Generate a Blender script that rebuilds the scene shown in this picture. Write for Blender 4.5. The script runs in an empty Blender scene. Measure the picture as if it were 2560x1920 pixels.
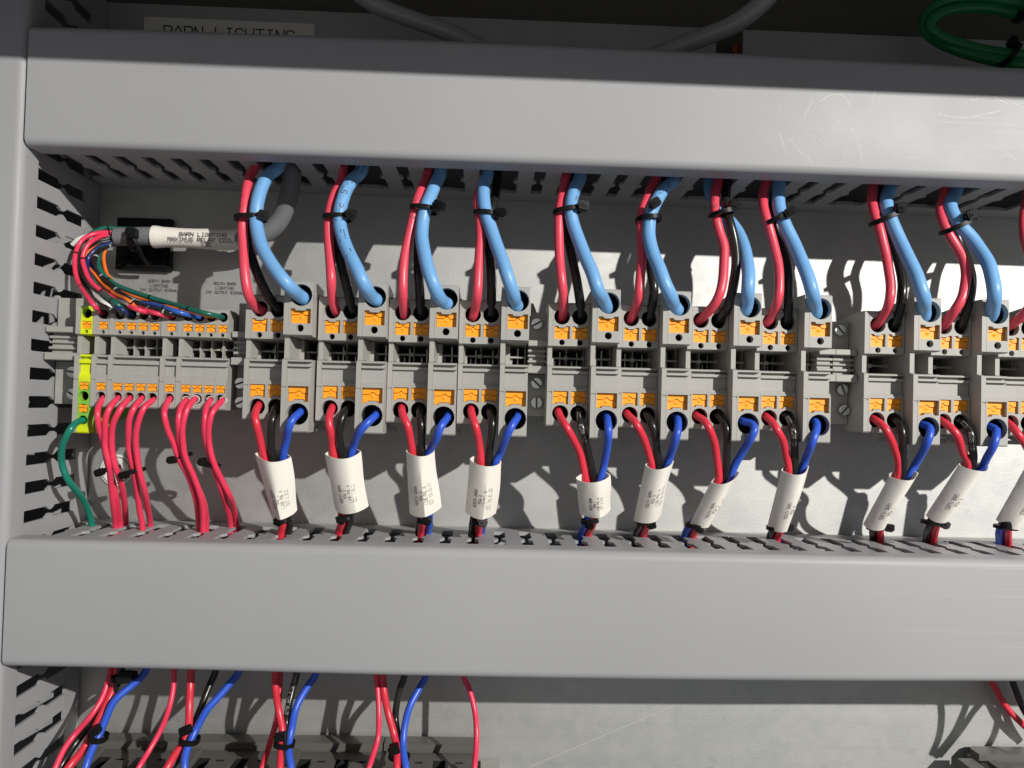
import bpy, math, random
from mathutils import Vector, Matrix
random.seed(7)
S = 0.001                      # everything below is written in millimetres
scene = bpy.context.scene
COL = scene.collection

# ------------------------------------------------------------------ camera
CAMD = 393.872
RX, RY, RZ, FPX = -.0247, -.0328, .0275, 1924.66
def rotm():
    c, s = math.cos, math.sin
    X = Matrix(((1,0,0),(0,c(RX),-s(RX)),(0,s(RX),c(RX))))
    Y = Matrix(((c(RY),0,s(RY)),(0,1,0),(-s(RY),0,c(RY))))
    Z = Matrix(((c(RZ),-s(RZ),0),(s(RZ),c(RZ),0),(0,0,1)))
    return Z @ Y @ X
RM = rotm(); RT = RM.transposed()
def ray(px, py):
    w = RT @ Vector(((px-1280)/FPX, (py-960)/FPX, 1.0))
    return Vector((w.x, w.z, -w.y))
def P(px, py, Y):              # photo pixel -> point on the plane at depth Y
    d = ray(px, py); t = (Y+CAMD)/d.y
    return Vector((d.x*t, Y, d.z*t))
def PZ(px, py, z):             # photo pixel -> point on the level z
    d = ray(px, py); t = z/d.z
    return Vector((d.x*t, -CAMD+d.y*t, z))
cam_d = bpy.data.cameras.new("camera"); cam = bpy.data.objects.new("camera", cam_d); COL.objects.link(cam)
cam_d.sensor_width = 36; cam_d.lens = FPX/2560*36; cam_d.clip_start = .01; cam_d.clip_end = 20
r0, r1, r2 = RM[0], RM[1], RM[2]
right = Vector((r0[0], r0[2], -r0[1])); up = -Vector((r1[0], r1[2], -r1[1])); fwd = Vector((r2[0], r2[2], -r2[1]))
M4 = Matrix((( right.x, up.x, -fwd.x, 0),(right.y, up.y, -fwd.y, -CAMD*S),(right.z, up.z, -fwd.z, 0),(0,0,0,1)))
cam.matrix_world = M4
scene.camera = cam

# ------------------------------------------------------------------ light
world = bpy.data.worlds.new("World"); scene.world = world; world.use_nodes = True
bg = world.node_tree.nodes['Background']; bg.inputs[0].default_value = (.95, .97, 1.0, 1); bg.inputs[1].default_value = .225
ld = bpy.data.lights.new("work_lamp", 'SPOT'); ld.energy = 131; ld.shadow_soft_size = .011; ld.color = (1.0, .975, .93)
ld.spot_size = math.radians(50); ld.spot_blend = .3
lo = bpy.data.objects.new("work_lamp", ld); COL.objects.link(lo)
LDIR = Vector((.90, -1.25, .50))
lo.location = Vector((.93, -1.25, .535))
lo.rotation_euler = (-LDIR).to_track_quat('-Z', 'Y').to_euler()
scene.view_settings.view_transform = 'Standard'; scene.view_settings.look = 'None'
scene.view_settings.exposure = 0; scene.view_settings.gamma = 1
scene.render.engine = 'CYCLES'

# ------------------------------------------------------------------ materials
def mat(name, col, rough=.5, metal=0., spec=.5, bump=0., bscale=300., cvar=0., cscale=20., trans=0., coat=0.):
    m = bpy.data.materials.new(name); m.use_nodes = True
    nt = m.node_tree; b = nt.nodes['Principled BSDF']
    b.inputs['Base Color'].default_value = (*col, 1); b.inputs['Roughness'].default_value = rough
    b.inputs['Metallic'].default_value = metal; b.inputs['Specular IOR Level'].default_value = spec
    if trans: b.inputs['Subsurface Weight'].default_value = trans; b.inputs['Subsurface Radius'].default_value = (.003,.002,.002); b.inputs['Subsurface Scale'].default_value = 1
    if coat: b.inputs['Coat Weight'].default_value = coat; b.inputs['Coat Roughness'].default_value = .15
    tc = nt.nodes.new('ShaderNodeTexCoord')
    if bump:
        n = nt.nodes.new('ShaderNodeTexNoise'); n.inputs['Scale'].default_value = bscale; n.inputs['Detail'].default_value = 4
        bp = nt.nodes.new('ShaderNodeBump'); bp.inputs['Strength'].default_value = bump; bp.inputs['Distance'].default_value = .0005
        nt.links.new(tc.outputs['Object'], n.inputs['Vector']); nt.links.new(n.outputs['Fac'], bp.inputs['Height']); nt.links.new(bp.outputs[0], b.inputs['Normal'])
    if cvar:
        n = nt.nodes.new('ShaderNodeTexNoise'); n.inputs['Scale'].default_value = cscale; n.inputs['Detail'].default_value = 5
        mr = nt.nodes.new('ShaderNodeMapRange'); mr.inputs['From Min'].default_value = .3; mr.inputs['From Max'].default_value = .7
        mr.inputs['To Min'].default_value = 1-cvar; mr.inputs['To Max'].default_value = 1+cvar
        mx = nt.nodes.new('ShaderNodeVectorMath'); mx.operation = 'SCALE'; mx.inputs[0].default_value = col
        nt.links.new(tc.outputs['Object'], n.inputs['Vector']); nt.links.new(n.outputs['Fac'], mr.inputs['Value'])
        nt.links.new(mr.outputs[0], mx.inputs['Scale']); nt.links.new(mx.outputs[0], b.inputs['Base Color'])
    return m
M = {}
M['duct'] = mat('duct_pvc', (.338,.339,.345), .42, spec=.30, bump=.12, bscale=1800, cvar=.05, cscale=7)
def duct_mat():
    m = M['duct']; nt = m.node_tree; b = nt.nodes['Principled BSDF']; tc = nt.nodes.new('ShaderNodeTexCoord')
    for l in list(b.inputs['Base Color'].links): src = l.from_socket
    def noise(sc, det, s3):
        mp = nt.nodes.new('ShaderNodeMapping'); mp.inputs['Scale'].default_value = s3
        n = nt.nodes.new('ShaderNodeTexNoise'); n.inputs['Scale'].default_value = sc; n.inputs['Detail'].default_value = det
        nt.links.new(tc.outputs['Object'], mp.inputs[0]); nt.links.new(mp.outputs[0], n.inputs['Vector']); return n.outputs['Fac']
    def mr(v, a, c, d, e):
        n = nt.nodes.new('ShaderNodeMapRange'); 
        for k, q in zip(('From Min','From Max','To Min','To Max'), (a,c,d,e)): n.inputs[k].default_value = q
        nt.links.new(v, n.inputs['Value']); return n.outputs[0]
    def mul(a, c):
        n = nt.nodes.new('ShaderNodeMath'); n.operation = 'MULTIPLY'; nt.links.new(a, n.inputs[0]); nt.links.new(c, n.inputs[1]); return n.outputs[0]
    sp = nt.nodes.new('ShaderNodeSeparateXYZ'); nt.links.new(tc.outputs['Object'], sp.inputs[0])
    wear = mul(mr(sp.outputs[0], .30, .40, 0, 1), mr(noise(12, 3, (1,1,1)), .35, .6, 0, 1))      # rubbed zone towards the right end of the long covers
    hair = mr(noise(60, 3, (.06,1,14)), .60, .72, 0, 1)
    f = mul(wear, hair)
    mx = nt.nodes.new('ShaderNodeMix'); mx.data_type = 'RGBA'; mx.inputs[7].default_value = (.50,.49,.46,1)
    nt.links.new(src, mx.inputs[6]); nt.links.new(mr_(f) if False else mr(f, 0, 1, 0, .55), mx.inputs[0]); nt.links.new(mx.outputs[2], b.inputs['Base Color'])
    nt.links.new(mr(noise(22, 5, (1,1,1)), .3, .7, .44, .56), b.inputs['Roughness'])
duct_mat()
M['scuff'] = mat('soft_scuff', (.44,.435,.42), .5)
M['grey'] = mat('terminal_plastic', (.375,.365,.335), .5, spec=.4, bump=.05, bscale=1500)
M['clampgrey'] = mat('clamp_plastic', (.365,.355,.325), .5, spec=.4)
M['hole'] = mat('painted_hole_shade', (.012,.012,.012), .6)  # near-black stands in for the shade deep inside holes and recesses
M['orange'] = mat('orange_plastic', (1.0,.38,.02), .42, spec=.4)
M['red'] = mat('red_insulation', (.68,.035,.06), .33, spec=.5, bump=.04, bscale=700)
M['pink'] = mat('bright_red_insulation', (.80,.045,.105), .33, spec=.5, bump=.04, bscale=700)
M['thickred'] = mat('rose_red_insulation', (.74,.07,.11), .36, spec=.5, bump=.04, bscale=700)
M['lblue'] = mat('light_blue_insulation', (.17,.39,.70), .42, spec=.5, bump=.04, bscale=700)
M['dblue'] = mat('dark_blue_insulation', (.03,.10,.58), .36, spec=.5)
M['navy'] = mat('navy_insulation', (.012,.03,.12), .3)
M['mblue'] = mat('mid_blue_insulation', (.03,.12,.48), .3)
M['black'] = mat('black_insulation', (.016,.015,.014), .27, spec=.5)
M['tie'] = mat('black_nylon', (.008,.008,.008), .40, spec=.16)
M['green'] = mat('green_insulation', (.008,.19,.13), .3)
M['dgreen'] = mat('dark_green_insulation', (.012,.12,.085), .3)
M['coilgreen'] = mat('ground_green_insulation', (.008,.20,.06), .35)
M['worange'] = mat('orange_insulation', (.85,.18,.025), .3)
M['white'] = mat('white_insulation', (.72,.71,.66), .4)
M['wgrey'] = mat('grey_insulation', (.13,.13,.12), .4)
M['cable'] = mat('grey_cable_jacket', (.17,.175,.18), .45, spec=.45, bump=.05, bscale=600)
M['conduit'] = mat('grey_conduit_jacket', (.34,.34,.34), .28, spec=.6)
M['sleeve'] = mat('white_heat_shrink', (.84,.80,.72), .36, spec=.45, bump=.35, bscale=140)
M['ink'] = mat('black_print', (.07,.065,.07), .6)
M['fadeink'] = mat('faded_print', (.14,.14,.14), .6)
M['whiteink'] = mat('white_print', (.38,.38,.37), .6)
M['sticker'] = mat('label_paper', (.85,.79,.70), .6)
M['screw'] = mat('zinc_screw', (.92,.92,.9), .38, metal=1., bump=.1, bscale=900)
M['busmetal'] = mat('bus_metal', (.55,.54,.5), .3, metal=1.)
M['copper'] = mat('copper_lug', (.5,.17,.09), .4, metal=.6)
M['relay'] = mat('dark_grey_device', (.115,.11,.098), .5, bump=.05, bscale=1200)
M['wall'] = mat('dark_enclosure', (.12,.11,.085), .6)
M['flange'] = mat('enclosure_paint', (.3,.3,.3), .5)
M['scratch'] = mat('pale_scratch', (.60,.585,.55), .5)
M['discw'] = mat('white_plug', (.80,.79,.75), .4)
# yellow and green earth terminal
def pe_mat():
    m = mat('yellow_green_plastic', (.6,.8,.03), .4)
    nt = m.node_tree; b = nt.nodes['Principled BSDF']; tc = nt.nodes.new('ShaderNodeTexCoord')
    n = nt.nodes.new('ShaderNodeTexNoise'); n.inputs['Scale'].default_value = 55; n.inputs['Detail'].default_value = 1
    cr = nt.nodes.new('ShaderNodeValToRGB'); cr.color_ramp.elements[0].position = .40; cr.color_ramp.elements[0].color = (.20,.52,.06,1)
    cr.color_ramp.elements[1].position = .56; cr.color_ramp.elements[1].color = (.72,.80,.01,1)
    nt.links.new(tc.outputs['Object'], n.inputs['Vector']); nt.links.new(n.outputs['Fac'], cr.inputs[0]); nt.links.new(cr.outputs[0], b.inputs['Base Color'])
    return m
M['pe'] = pe_mat()
def galv():
    m = bpy.data.materials.new('galvanised_steel'); m.use_nodes = True; nt = m.node_tree; b = nt.nodes['Principled BSDF']
    b.inputs['Metallic'].default_value = .88
    tc = nt.nodes.new('ShaderNodeTexCoord')
    def noise(sc, det, sx=1, sz=1):
        mp = nt.nodes.new('ShaderNodeMapping'); mp.inputs['Scale'].default_value = (sx, 1, sz)
        n = nt.nodes.new('ShaderNodeTexNoise'); n.inputs['Scale'].default_value = sc; n.inputs['Detail'].default_value = det
        nt.links.new(tc.outputs['Object'], mp.inputs[0]); nt.links.new(mp.outputs[0], n.inputs['Vector']); return n
    def math_(op, a, b_, c=None):
        n = nt.nodes.new('ShaderNodeMath'); n.operation = op
        for k, q in enumerate((a, b_, c)):
            if q is None: continue
            if isinstance(q, (int, float)): n.inputs[k].default_value = q
            else: nt.links.new(q, n.inputs[k])
        return n.outputs[0]
    big = noise(9, 4).outputs['Fac']; mid = noise(70, 6).outputs['Fac']; fine = noise(700, 2, 1, 1.5).outputs['Fac']; streak = noise(40, 4, .12, 3.5).outputs['Fac']
    vo = nt.nodes.new('ShaderNodeTexVoronoi'); vo.inputs['Scale'].default_value = 210; nt.links.new(tc.outputs['Object'], vo.inputs['Vector'])
    sep = nt.nodes.new('ShaderNodeSeparateColor'); nt.links.new(vo.outputs['Color'], sep.inputs[0])
    a = math_('MULTIPLY_ADD', mid, .6, math_('MULTIPLY_ADD', streak, .35, big))
    a = math_('MULTIPLY_ADD', sep.outputs[0], .10, a)
    cr = nt.nodes.new('ShaderNodeValToRGB'); cr.color_ramp.elements[0].position = .72; cr.color_ramp.elements[0].color = (.50,.505,.49,1)
    cr.color_ramp.elements[1].position = 1.3 if False else 1.0; cr.color_ramp.elements[1].color = (.555,.55,.525,1)
    nt.links.new(math_('MULTIPLY', a, .85), cr.inputs[0]); nt.links.new(cr.outputs[0], b.inputs['Base Color'])
    r = math_('MULTIPLY_ADD', streak, .08, math_('MULTIPLY_ADD', sep.outputs[1], .05, .56)); nt.links.new(r, b.inputs['Roughness'])
    bp = nt.nodes.new('ShaderNodeBump'); bp.inputs['Strength'].default_value = .13; bp.inputs['Distance'].default_value = .0004
    nt.links.new(math_('MULTIPLY_ADD', mid, .3, fine), bp.inputs['Height']); nt.links.new(bp.outputs[0], b.inputs['Normal'])
    return m
M['galv'] = galv()

# ------------------------------------------------------------------ mesh helpers
class MB:
    def __init__(s): s.v = []; s.f = []; s.m = []
    def face(s, pts, mi=0):
        i = len(s.v); s.v += [tuple(p) for p in pts]; s.f.append(tuple(range(i, i+len(pts)))); s.m.append(mi)
    def box(s, x0, x1, y0, y1, z0, z1, mi=0):
        i = len(s.v)
        s.v += [(x0,y0,z0),(x1,y0,z0),(x1,y1,z0),(x0,y1,z0),(x0,y0,z1),(x1,y0,z1),(x1,y1,z1),(x0,y1,z1)]
        for q in ((0,3,2,1),(4,5,6,7),(0,1,5,4),(1,2,6,5),(2,3,7,6),(3,0,4,7)): s.f.append(tuple(i+k for k in q)); s.m.append(mi)
    def prism(s, poly, y0, y1, mi=0, axis='y'):     # poly in x,z ; extruded along y (y0 front)
        n = len(poly); i = len(s.v)
        mk = (lambda a,b,c: (a,c,b)) if axis == 'y' else ((lambda a,b,c: (c,a,b)) if axis == 'x' else (lambda a,b,c: (a,b,c)))
        s.v += [mk(a,b,y0) for a,b in poly] + [mk(a,b,y1) for a,b in poly]
        s.f.append(tuple(range(i, i+n))); s.f.append(tuple(range(i+2*n-1, i+n-1, -1))); s.m += [mi, mi]
        for k in range(n):
            s.f.append((i+k, i+(k+1)%n, i+n+(k+1)%n, i+n+k)); s.m.append(mi)
    def grid(s, rows, close=False, mi=0, flip=False):
        i = len(s.v); n = len(rows[0])
        for r in rows: s.v += [tuple(p) for p in r]
        for a in range(len(rows)-1):
            for b in range(n if close else n-1):
                c = (b+1) % n; q = (i+a*n+b, i+a*n+c, i+(a+1)*n+c, i+(a+1)*n+b)
                s.f.append(q[::-1] if flip else q); s.m.append(mi)
    def add(s, o, off=(0,0,0)):
        i = len(s.v); s.v += [(a+off[0], b+off[1], c+off[2]) for a,b,c in o.v]; s.f += [tuple(i+k for k in f) for f in o.f]; s.m += o.m
    def mesh(s, name, mats, smooth=False, off=(0,0,0), merge=False):
        me = bpy.data.meshes.new(name)
        me.from_pydata([((a-off[0])*S, (b-off[1])*S, (c-off[2])*S) for a,b,c in s.v], [], s.f)
        for m_ in (mats if isinstance(mats, (list, tuple)) else [mats]): me.materials.append(m_)
        me.polygons.foreach_set('material_index', s.m)
        if merge or True:
            import bmesh
            bm = bmesh.new(); bm.from_mesh(me)
            if merge: bmesh.ops.remove_doubles(bm, verts=bm.verts, dist=.00002)
            bmesh.ops.recalc_face_normals(bm, faces=bm.faces)
            bm.to_mesh(me); bm.free()
        if smooth:
            me.polygons.foreach_set('use_smooth', [True]*len(me.polygons))
            if smooth == 'auto': me.set_sharp_from_angle(angle=math.radians(38))
        me.update(); return me
def link(name, data, parent=None, loc=(0,0,0)):
    o = bpy.data.objects.new(name, data); COL.objects.link(o)
    o.location = Vector(loc)*S
    if parent: o.parent = parent
    return o
def tag(o, label=None, cat=None, group=None, kind=None):
    if label: o['label'] = label
    if cat: o['category'] = cat
    if group: o['group'] = group
    if kind: o['kind'] = kind
    return o
def empty(name, loc): 
    o = link(name, None, None, loc); o.empty_display_size = .005; return o
def copy_tree(o, parent=None):
    c = o.copy(); COL.objects.link(c); c.parent = parent
    for ch in o.children: copy_tree(ch, c)
    return c
def crom(pts, n):
    pts = [Vector(p) for p in pts]
    ext = [pts[0]*2-pts[1]] + pts + [pts[-1]*2-pts[-2]]
    # centripetal-ish: resample evenly
    out = []
    for i in range(1, len(ext)-2):
        p0, p1, p2, p3 = ext[i-1:i+3]
        for k in range(8):
            t = k/8
            out.append(.5*((2*p1)+(-p0+p2)*t+(2*p0-5*p1+4*p2-p3)*t*t+(-p0+3*p1-3*p2+p3)*t**3))
    out.append(ext[-2])
    # light smoothing
    for _ in range(3):
        out = [out[0]] + [(out[j-1]+out[j]*2+out[j+1])/4 for j in range(1, len(out)-1)] + [out[-1]]
    L = [0]
    for a, b in zip(out, out[1:]): L.append(L[-1]+(b-a).length)
    res = []; j = 0
    for k in range(n+1):
        s = L[-1]*k/n
        while j < len(L)-2 and L[j+1] < s: j += 1
        d = L[j+1]-L[j]; t = (s-L[j])/d if d > 1e-9 else 0
        res.append(out[j].lerp(out[j+1], min(max(t,0),1)))
    return res, L[-1]
def tube(pts, r, n=None, seg=14, mb=None, mi=0, caps=True, rfun=None):
    mb = mb or MB()
    p, L = crom(pts, n or max(10, min(60, int(sum((Vector(a)-Vector(b)).length for a,b in zip(pts,pts[1:]))/1.6))))
    rows = []; u = None
    for i in range(len(p)):
        t = (p[min(i+1,len(p)-1)]-p[max(i-1,0)]).normalized()
        if u is None: u = t.cross(Vector((0,1,0))); u = u.normalized() if u.length > .05 else t.cross(Vector((1,0,0))).normalized()
        u = (u - t*u.dot(t)).normalized(); w = t.cross(u)
        rr = rfun(i/(len(p)-1)) if rfun else r
        rows.append([p[i]+rr*(u*math.cos(a)+w*math.sin(a)) for a in [2*math.pi*k/seg for k in range(seg)]])
    mb.grid(rows, True, mi)
    if caps: mb.face(rows[0], mi); mb.face(rows[-1][::-1], mi)
    return mb, p
GL = {'A':'00 03 26 43 40|02 42','B':'00 06 36 45 44 33 03|33 42 41 30 00','C':'41 30 10 01 05 16 36 45','D':'00 06 26 45 41 20 00','E':'40 00 06 46|03 33','F':'00 06 46|03 33','G':'45 36 16 05 01 10 30 41 43 23',
'H':'00 06|40 46|03 43','I':'10 30|20 26|16 36','J':'01 10 30 41 46','K':'00 06|46 02|13 40','L':'06 00 40','M':'00 06 23 46 40','N':'00 06 40 46','O':'10 01 05 16 36 45 41 30 10','P':'00 06 36 45 44 33 03',
'Q':'10 01 05 16 36 45 41 30 10|22 40','R':'00 06 36 45 44 33 03|23 40','S':'01 10 30 41 42 33 13 04 05 16 36 45','T':'20 26|06 46','U':'06 01 10 30 41 46','V':'06 20 46','W':'06 10 23 30 46','X':'00 46|06 40','Y':'06 23 46|23 20','Z':'06 46 00 40',
'0':'10 01 05 16 36 45 41 30 10','1':'15 26 20|10 30','2':'05 16 36 45 44 00 40','3':'05 16 36 45 44 33 13|33 42 41 30 10 01','4':'30 36 02 42','5':'46 06 03 33 42 41 30 10 01','6':'45 36 16 05 01 10 30 41 42 33 13 02','7':'06 46 20',
'8':'13 04 05 16 36 45 44 33 13 02 01 10 30 41 42 33','9':'01 10 30 41 45 36 16 05 04 13 33 44',',':'21 10','.':'20 21','-':'13 33','/':'00 46'}
def stroke_text(body, adv, cap=None, pitch=None, wt=None, align='CENTER'):
    """single-stroke lettering as thin ribbons: adv is the step per letter"""
    cap = cap or adv*1.35; pitch = pitch or cap*1.5; wt = wt or adv*.17
    lines = body.split('\n'); vs = []; fs = []
    for li, ln in enumerate(lines):
        x = -len(ln)*adv/2 if align == 'CENTER' else 0
        y = (len(lines)-1)*pitch/2-li*pitch-cap/2
        for ch in ln:
            for st in GL.get(ch, '').split('|'):
                q = [(x+adv*(.12+.76*int(c[0])/4), y+cap*int(c[1])/6) for c in st.split()]
                for a, b in zip(q, q[1:]):
                    dx, dy = b[0]-a[0], b[1]-a[1]; l_ = math.hypot(dx, dy); dx, dy = dx/l_*wt/2, dy/l_*wt/2
                    i = len(vs); vs += [(a[0]-dx-dy, a[1]-dy+dx), (b[0]+dx-dy, b[1]+dy+dx), (b[0]+dx+dy, b[1]+dy-dx), (a[0]-dx+dy, a[1]-dy-dx)]; fs.append((i, i+1, i+2, i+3))
            x += adv
    return vs, fs
def mapped_text(name, body, size, fn, m, parent, off=(0,0,0), **k):
    vs, fs = stroke_text(body, size, **k)
    mb = MB(); mb.v = [tuple(fn(a, b)) for a, b in vs]; mb.f = fs; mb.m = [0]*len(fs)
    return link(name, mb.mesh(name, m, off=off), parent)

ORD = ['first','second','third','fourth','fifth','sixth','seventh','eighth','ninth','tenth','eleventh','twelfth']

# ------------------------------------------------------------------ setting
mb = MB()
zt = 198.4
nx0, nx1, nz = P(1790,100,0).x, P(1858,100,0).x, 178
mb.prism([(-270,-260),(500,-260),(500,zt+.2),(nx1,zt),(nx1,nz),(nx0,nz),(nx0,zt),(-270,zt)], 0, 3)
o = link('back_panel', mb.mesh('back_panel', M['galv'])); tag(o, 'galvanised steel mounting panel behind the ducts and terminals', None, None, 'structure')
mb = MB(); mb.box(-420, 620, 26, 30, -400, 600)
o = link('enclosure_wall', mb.mesh('enclosure_wall', M['wall'])); tag(o, 'dark enclosure wall above the mounting panel', None, None, 'structure')
mb = MB(); mb.box(-420, 900, -180, -177.5, 176.4, 260); mb.box(-420, 900, -177.5, 26, 257, 260)
o = link('enclosure_top', mb.mesh('enclosure_top', M['flange'])); tag(o, 'folded top edge of the steel enclosure', None, None, 'structure')

# ------------------------------------------------------------------ wiring ducts
H, LIP, FB = 68., 12., 13.
ZB1, ZT2, XV, PITCH = 102.57, -61.87, -196.6, 12.48
def finger_poly(w):      # outline in (along, depth): depth from FB back to H-1 front
    h = w/2; g = (PITCH-w)/2
    return [(-h,-FB),(-h,-29.5),(-h-g*.3,-30.3),(-h-g*.68,-32.4),(-h-g*.68,-33.8),(-h-g*.3,-35.6),(-h,-36.6),(-h,-53),(-h-g*.5,-55),(-h-g*.5,-57.5),(-h,-60),(-h,-H+1.2),
            (h,-H+1.2),(h,-60),(h+g*.5,-57.5),(h+g*.5,-55),(h,-53),(h,-36.6),(h+g*.3,-35.6),(h+g*.68,-33.8),(h+g*.68,-32.4),(h+g*.3,-30.3),(h,-29.5),(h,-FB)]
def finger_mesh(plane, flip):
    m_ = MB(); poly = finger_poly(7.2); T = 1.25*flip
    if plane == 'h':   # lies in xy, thickness z
        i = 0; n = len(poly); m_.v = [(a,b,0) for a,b in poly]+[(a,b,T) for a,b in poly]
    else:              # lies in zy, thickness x
        n = len(poly); m_.v = [(0,b,a) for a,b in poly]+[(T,b,a) for a,b in poly]
    m_.f = [tuple(range(n)), tuple(range(2*n-1,n-1,-1))]+[(k,(k+1)%n,n+(k+1)%n,n+k) for k in range(n)]; m_.m = [0]*len(m_.f)
    return m_.mesh('finger', M['duct'])
def cover_profile(w):    # cross-section (a across, y depth), rounded corners, outer then inner
    r = 3.6; out = [(0,-H+LIP)]
    for k in range(7):
        a = math.pi/2*k/6; out.append((r-r*math.cos(a), -H+r-r*math.sin(a)))
    for k in range(7):
        a = math.pi/2*k/6; out.append((w-r+r*math.sin(a), -H+r-r*math.cos(a)))
    out.append((w,-H+LIP)); t = 1.4
    inn = [(w-t,-H+LIP),(w-t,-H+r),(w-r,-H+t),(r,-H+t),(t,-H+r),(t,-H+LIP)]
    return out+inn
def bend(x, knots):        # bow put into the straight covers to follow the lens's barrel distortion
    if x <= knots[0][0]: return knots[0][1]
    for (xa, a), (xb, b) in zip(knots, knots[1:]):
        if x <= xb: u = (x-xa)/(xb-xa); return a+(b-a)*u
    return knots[-1][1]
def ext_cover(w, a0, a1, base, axis, kt=None, kb=None):
    m_ = MB(); prof = cover_profile(w); n = len(prof)
    def mk(s, q):
        dz = (bend(s, kt)*q[0]/w if kt else 0)+(bend(s, kb)*(1-q[0]/w) if kb else 0)
        return (s, q[1], base+q[0]+dz) if axis == 'x' else (base+q[0], q[1], s)
    NR = 30; rows = [[mk(a0+(a1-a0)*k/NR, q) for q in prof] for k in range(NR+1)]
    m_.grid(rows, True); m_.face(rows[0]); m_.face(rows[-1][::-1])
    return m_
def hduct(z0, z1, x0, x1, label, sx, missing, vis):
    d = empty('wiring_duct', (x0, 0, (z0+z1)/2)); tag(d, label, 'wiring duct', 'grey slotted wiring ducts')
    off = (x0, 0, (z0+z1)/2)
    link('cover', ext_cover(z1-z0, x0, x1, z0, 'x', [(-196,-.7),(-150,.05),(-85,.6),(20,1.0),(125,.4),(180,-.3),(235,-1.2),(300,-2)] if z0 > 0 else None, [(-198,.7),(-160,.5),(-115,.1),(-48,-.8),(20,-1.15),(90,-1.0),(160,-.5),(230,.5),(300,1.2)] if z0 < 0 else None).mesh('cover', M['duct'], 'auto', off), d)
    b = MB(); b.box(x0, x1, -2.6, -.6, z0+1.6, z1-1.6)
    for side, (za, zb) in enumerate(((z0+1.6, z0+3.3), (z1-3.3, z1-1.6))):
        full = side not in vis
        b.box(x0+.4, x1, -H+1.2 if full else -FB-.2, -2.6, za, zb)
    link('base', b.mesh('base', M['duct'], off=off), d)
    for side in vis:
        me = finger_mesh('h', 1 if side == 0 else -1); zz = z0+1.6 if side == 0 else z1-1.6
        k = 0
        for j in range(-1, 56):
            xc = sx + PITCH*(j+.5)
            if xc-4 < x0 or xc+4 > x1: continue
            if any(abs(xc-q) < PITCH*.5 for q in missing[side]):
                s_ = MB(); s_.box(-4.6, 4.6, -FB-1.6, -FB, 0, 1.7 if side == 0 else -1.7)
                link('broken_finger_stub', s_.mesh('stub', M['duct']), d, (xc-off[0], 0, zz-off[2]))
                continue
            f = link('finger', me, d, (xc-off[0], 0, zz-off[2]))
    return d
open_px = [676, 890, 1101, 1250, 1456, 1661, 1800, 1955, 2215, 2425, 2640]
miss_up = [P(px, 400+(px-600)*.034, -56).x for px in open_px]
SX1 = P(206,403,-56).x; SX2 = -180+.9
D1 = hduct(ZB1, ZB1+51.7, XV+.7, 480, 'upper horizontal grey wiring duct with scratched cover at the right', SX1, {0: miss_up}, [0])
D2 = hduct(ZT2-53.2, ZT2, XV+.7, 480, 'lower horizontal grey wiring duct under the white marked sleeves', SX2, {1: [], 0: []}, [1, 0])
# vertical duct on the left
dv = empty('wiring_duct', (XV-52, 0, 0)); tag(dv, 'vertical grey wiring duct along the left edge of the panel', 'wiring duct', 'grey slotted wiring ducts')
off = (XV-52, 0, 0)
link('cover', ext_cover(52, -240, 230, XV-52, 'z').mesh('cover', M['duct'], 'auto', off), dv)
b = MB(); b.box(XV-50.4, XV-1.6, -2.6, -.6, -240, 230); b.box(XV-50.4, XV-48.7, -H+1.2, -2.6, -240, 230); b.box(XV-3.3, XV-1.6, -FB-.2, -2.6, -240, 230)
link('base', b.mesh('base', M['duct'], off=off), dv)
me = finger_mesh('v', -1)
for j in range(-11, 27):
    zc = 94.7 - PITCH*(j+.5)
    if abs(zc) < 225: link('finger', me, dv, (XV-1.6-off[0], 0, zc))
# scratches on the upper cover (photo positions on the cover face)
sc = MB()
def scratch(pts, w=.14):
    q = [P(x, y, -H-.02) for x, y in pts]
    q, _ = crom(q, max(4, len(pts)*5)) if len(pts) > 2 else (q, 0)
    for i in range(len(q)-1):
        a, c = q[i], q[i+1]; t = (c-a).normalized(); n_ = Vector((-t.z, 0, t.x))*w*.5*random.uniform(.5,1.1)
        sc.prism([(a.x-n_.x, a.z-n_.z),(c.x-n_.x, c.z-n_.z),(c.x+n_.x, c.z+n_.z),(a.x+n_.x, a.z+n_.z)], -H-.03, -H+.02)
def zq(x, y): return (1840+x/3.07, y/3.07)
for s_ in ([(1800,768),(1900,752),(2040,750),(2200,825)],[(1560,870),(1700,905),(1850,890),(2030,848)],[(520,910),(560,830),(590,750)],[(640,780),(740,725),(830,740),(880,820)],
           [(1085,655),(1040,775)],[(880,995),(930,1070),(960,1180),(970,1250)],[(400,1060),(500,1170),(590,1250)],[(335,1010),(360,1100),(385,1190)],
           [(1080,1045),(1150,1085)],[(750,1010),(790,920)],[(2050,1185),(2100,1190),(2145,1225)],[(1980,745),(2090,800)]):
    scratch([zq(*p_) for p_ in s_], .15)
random.seed(3)
for k in range(18):
    y0 = random.uniform(840, 1190); x0_ = random.uniform(300, 1700); l_ = random.uniform(200, 900)
    scratch([zq(x0_, y0+x0_*.038-20), zq(x0_+l_, y0+(x0_+l_)*.038-20)], random.uniform(.03,.055))
link('scratch_marks', sc.mesh('scratch_marks', M['scratch'], off=(XV+.7,0,ZB1+25.85)), D1)
sc = MB()
for a_, b_ in (((645,1465),(690,1520)),((703,1540),(712,1592)),((780,1545),(800,1560)),((708,1600),(735,1635)),((655,1468),(662,1474))): 
    scratch([a_, b_], .08)
for k in range(22):
    x_ = random.uniform(800,845); y_ = random.uniform(1545,1600); scratch([(x_,y_),(x_+random.uniform(4,14),y_-random.uniform(-1,3))], .06)
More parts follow.
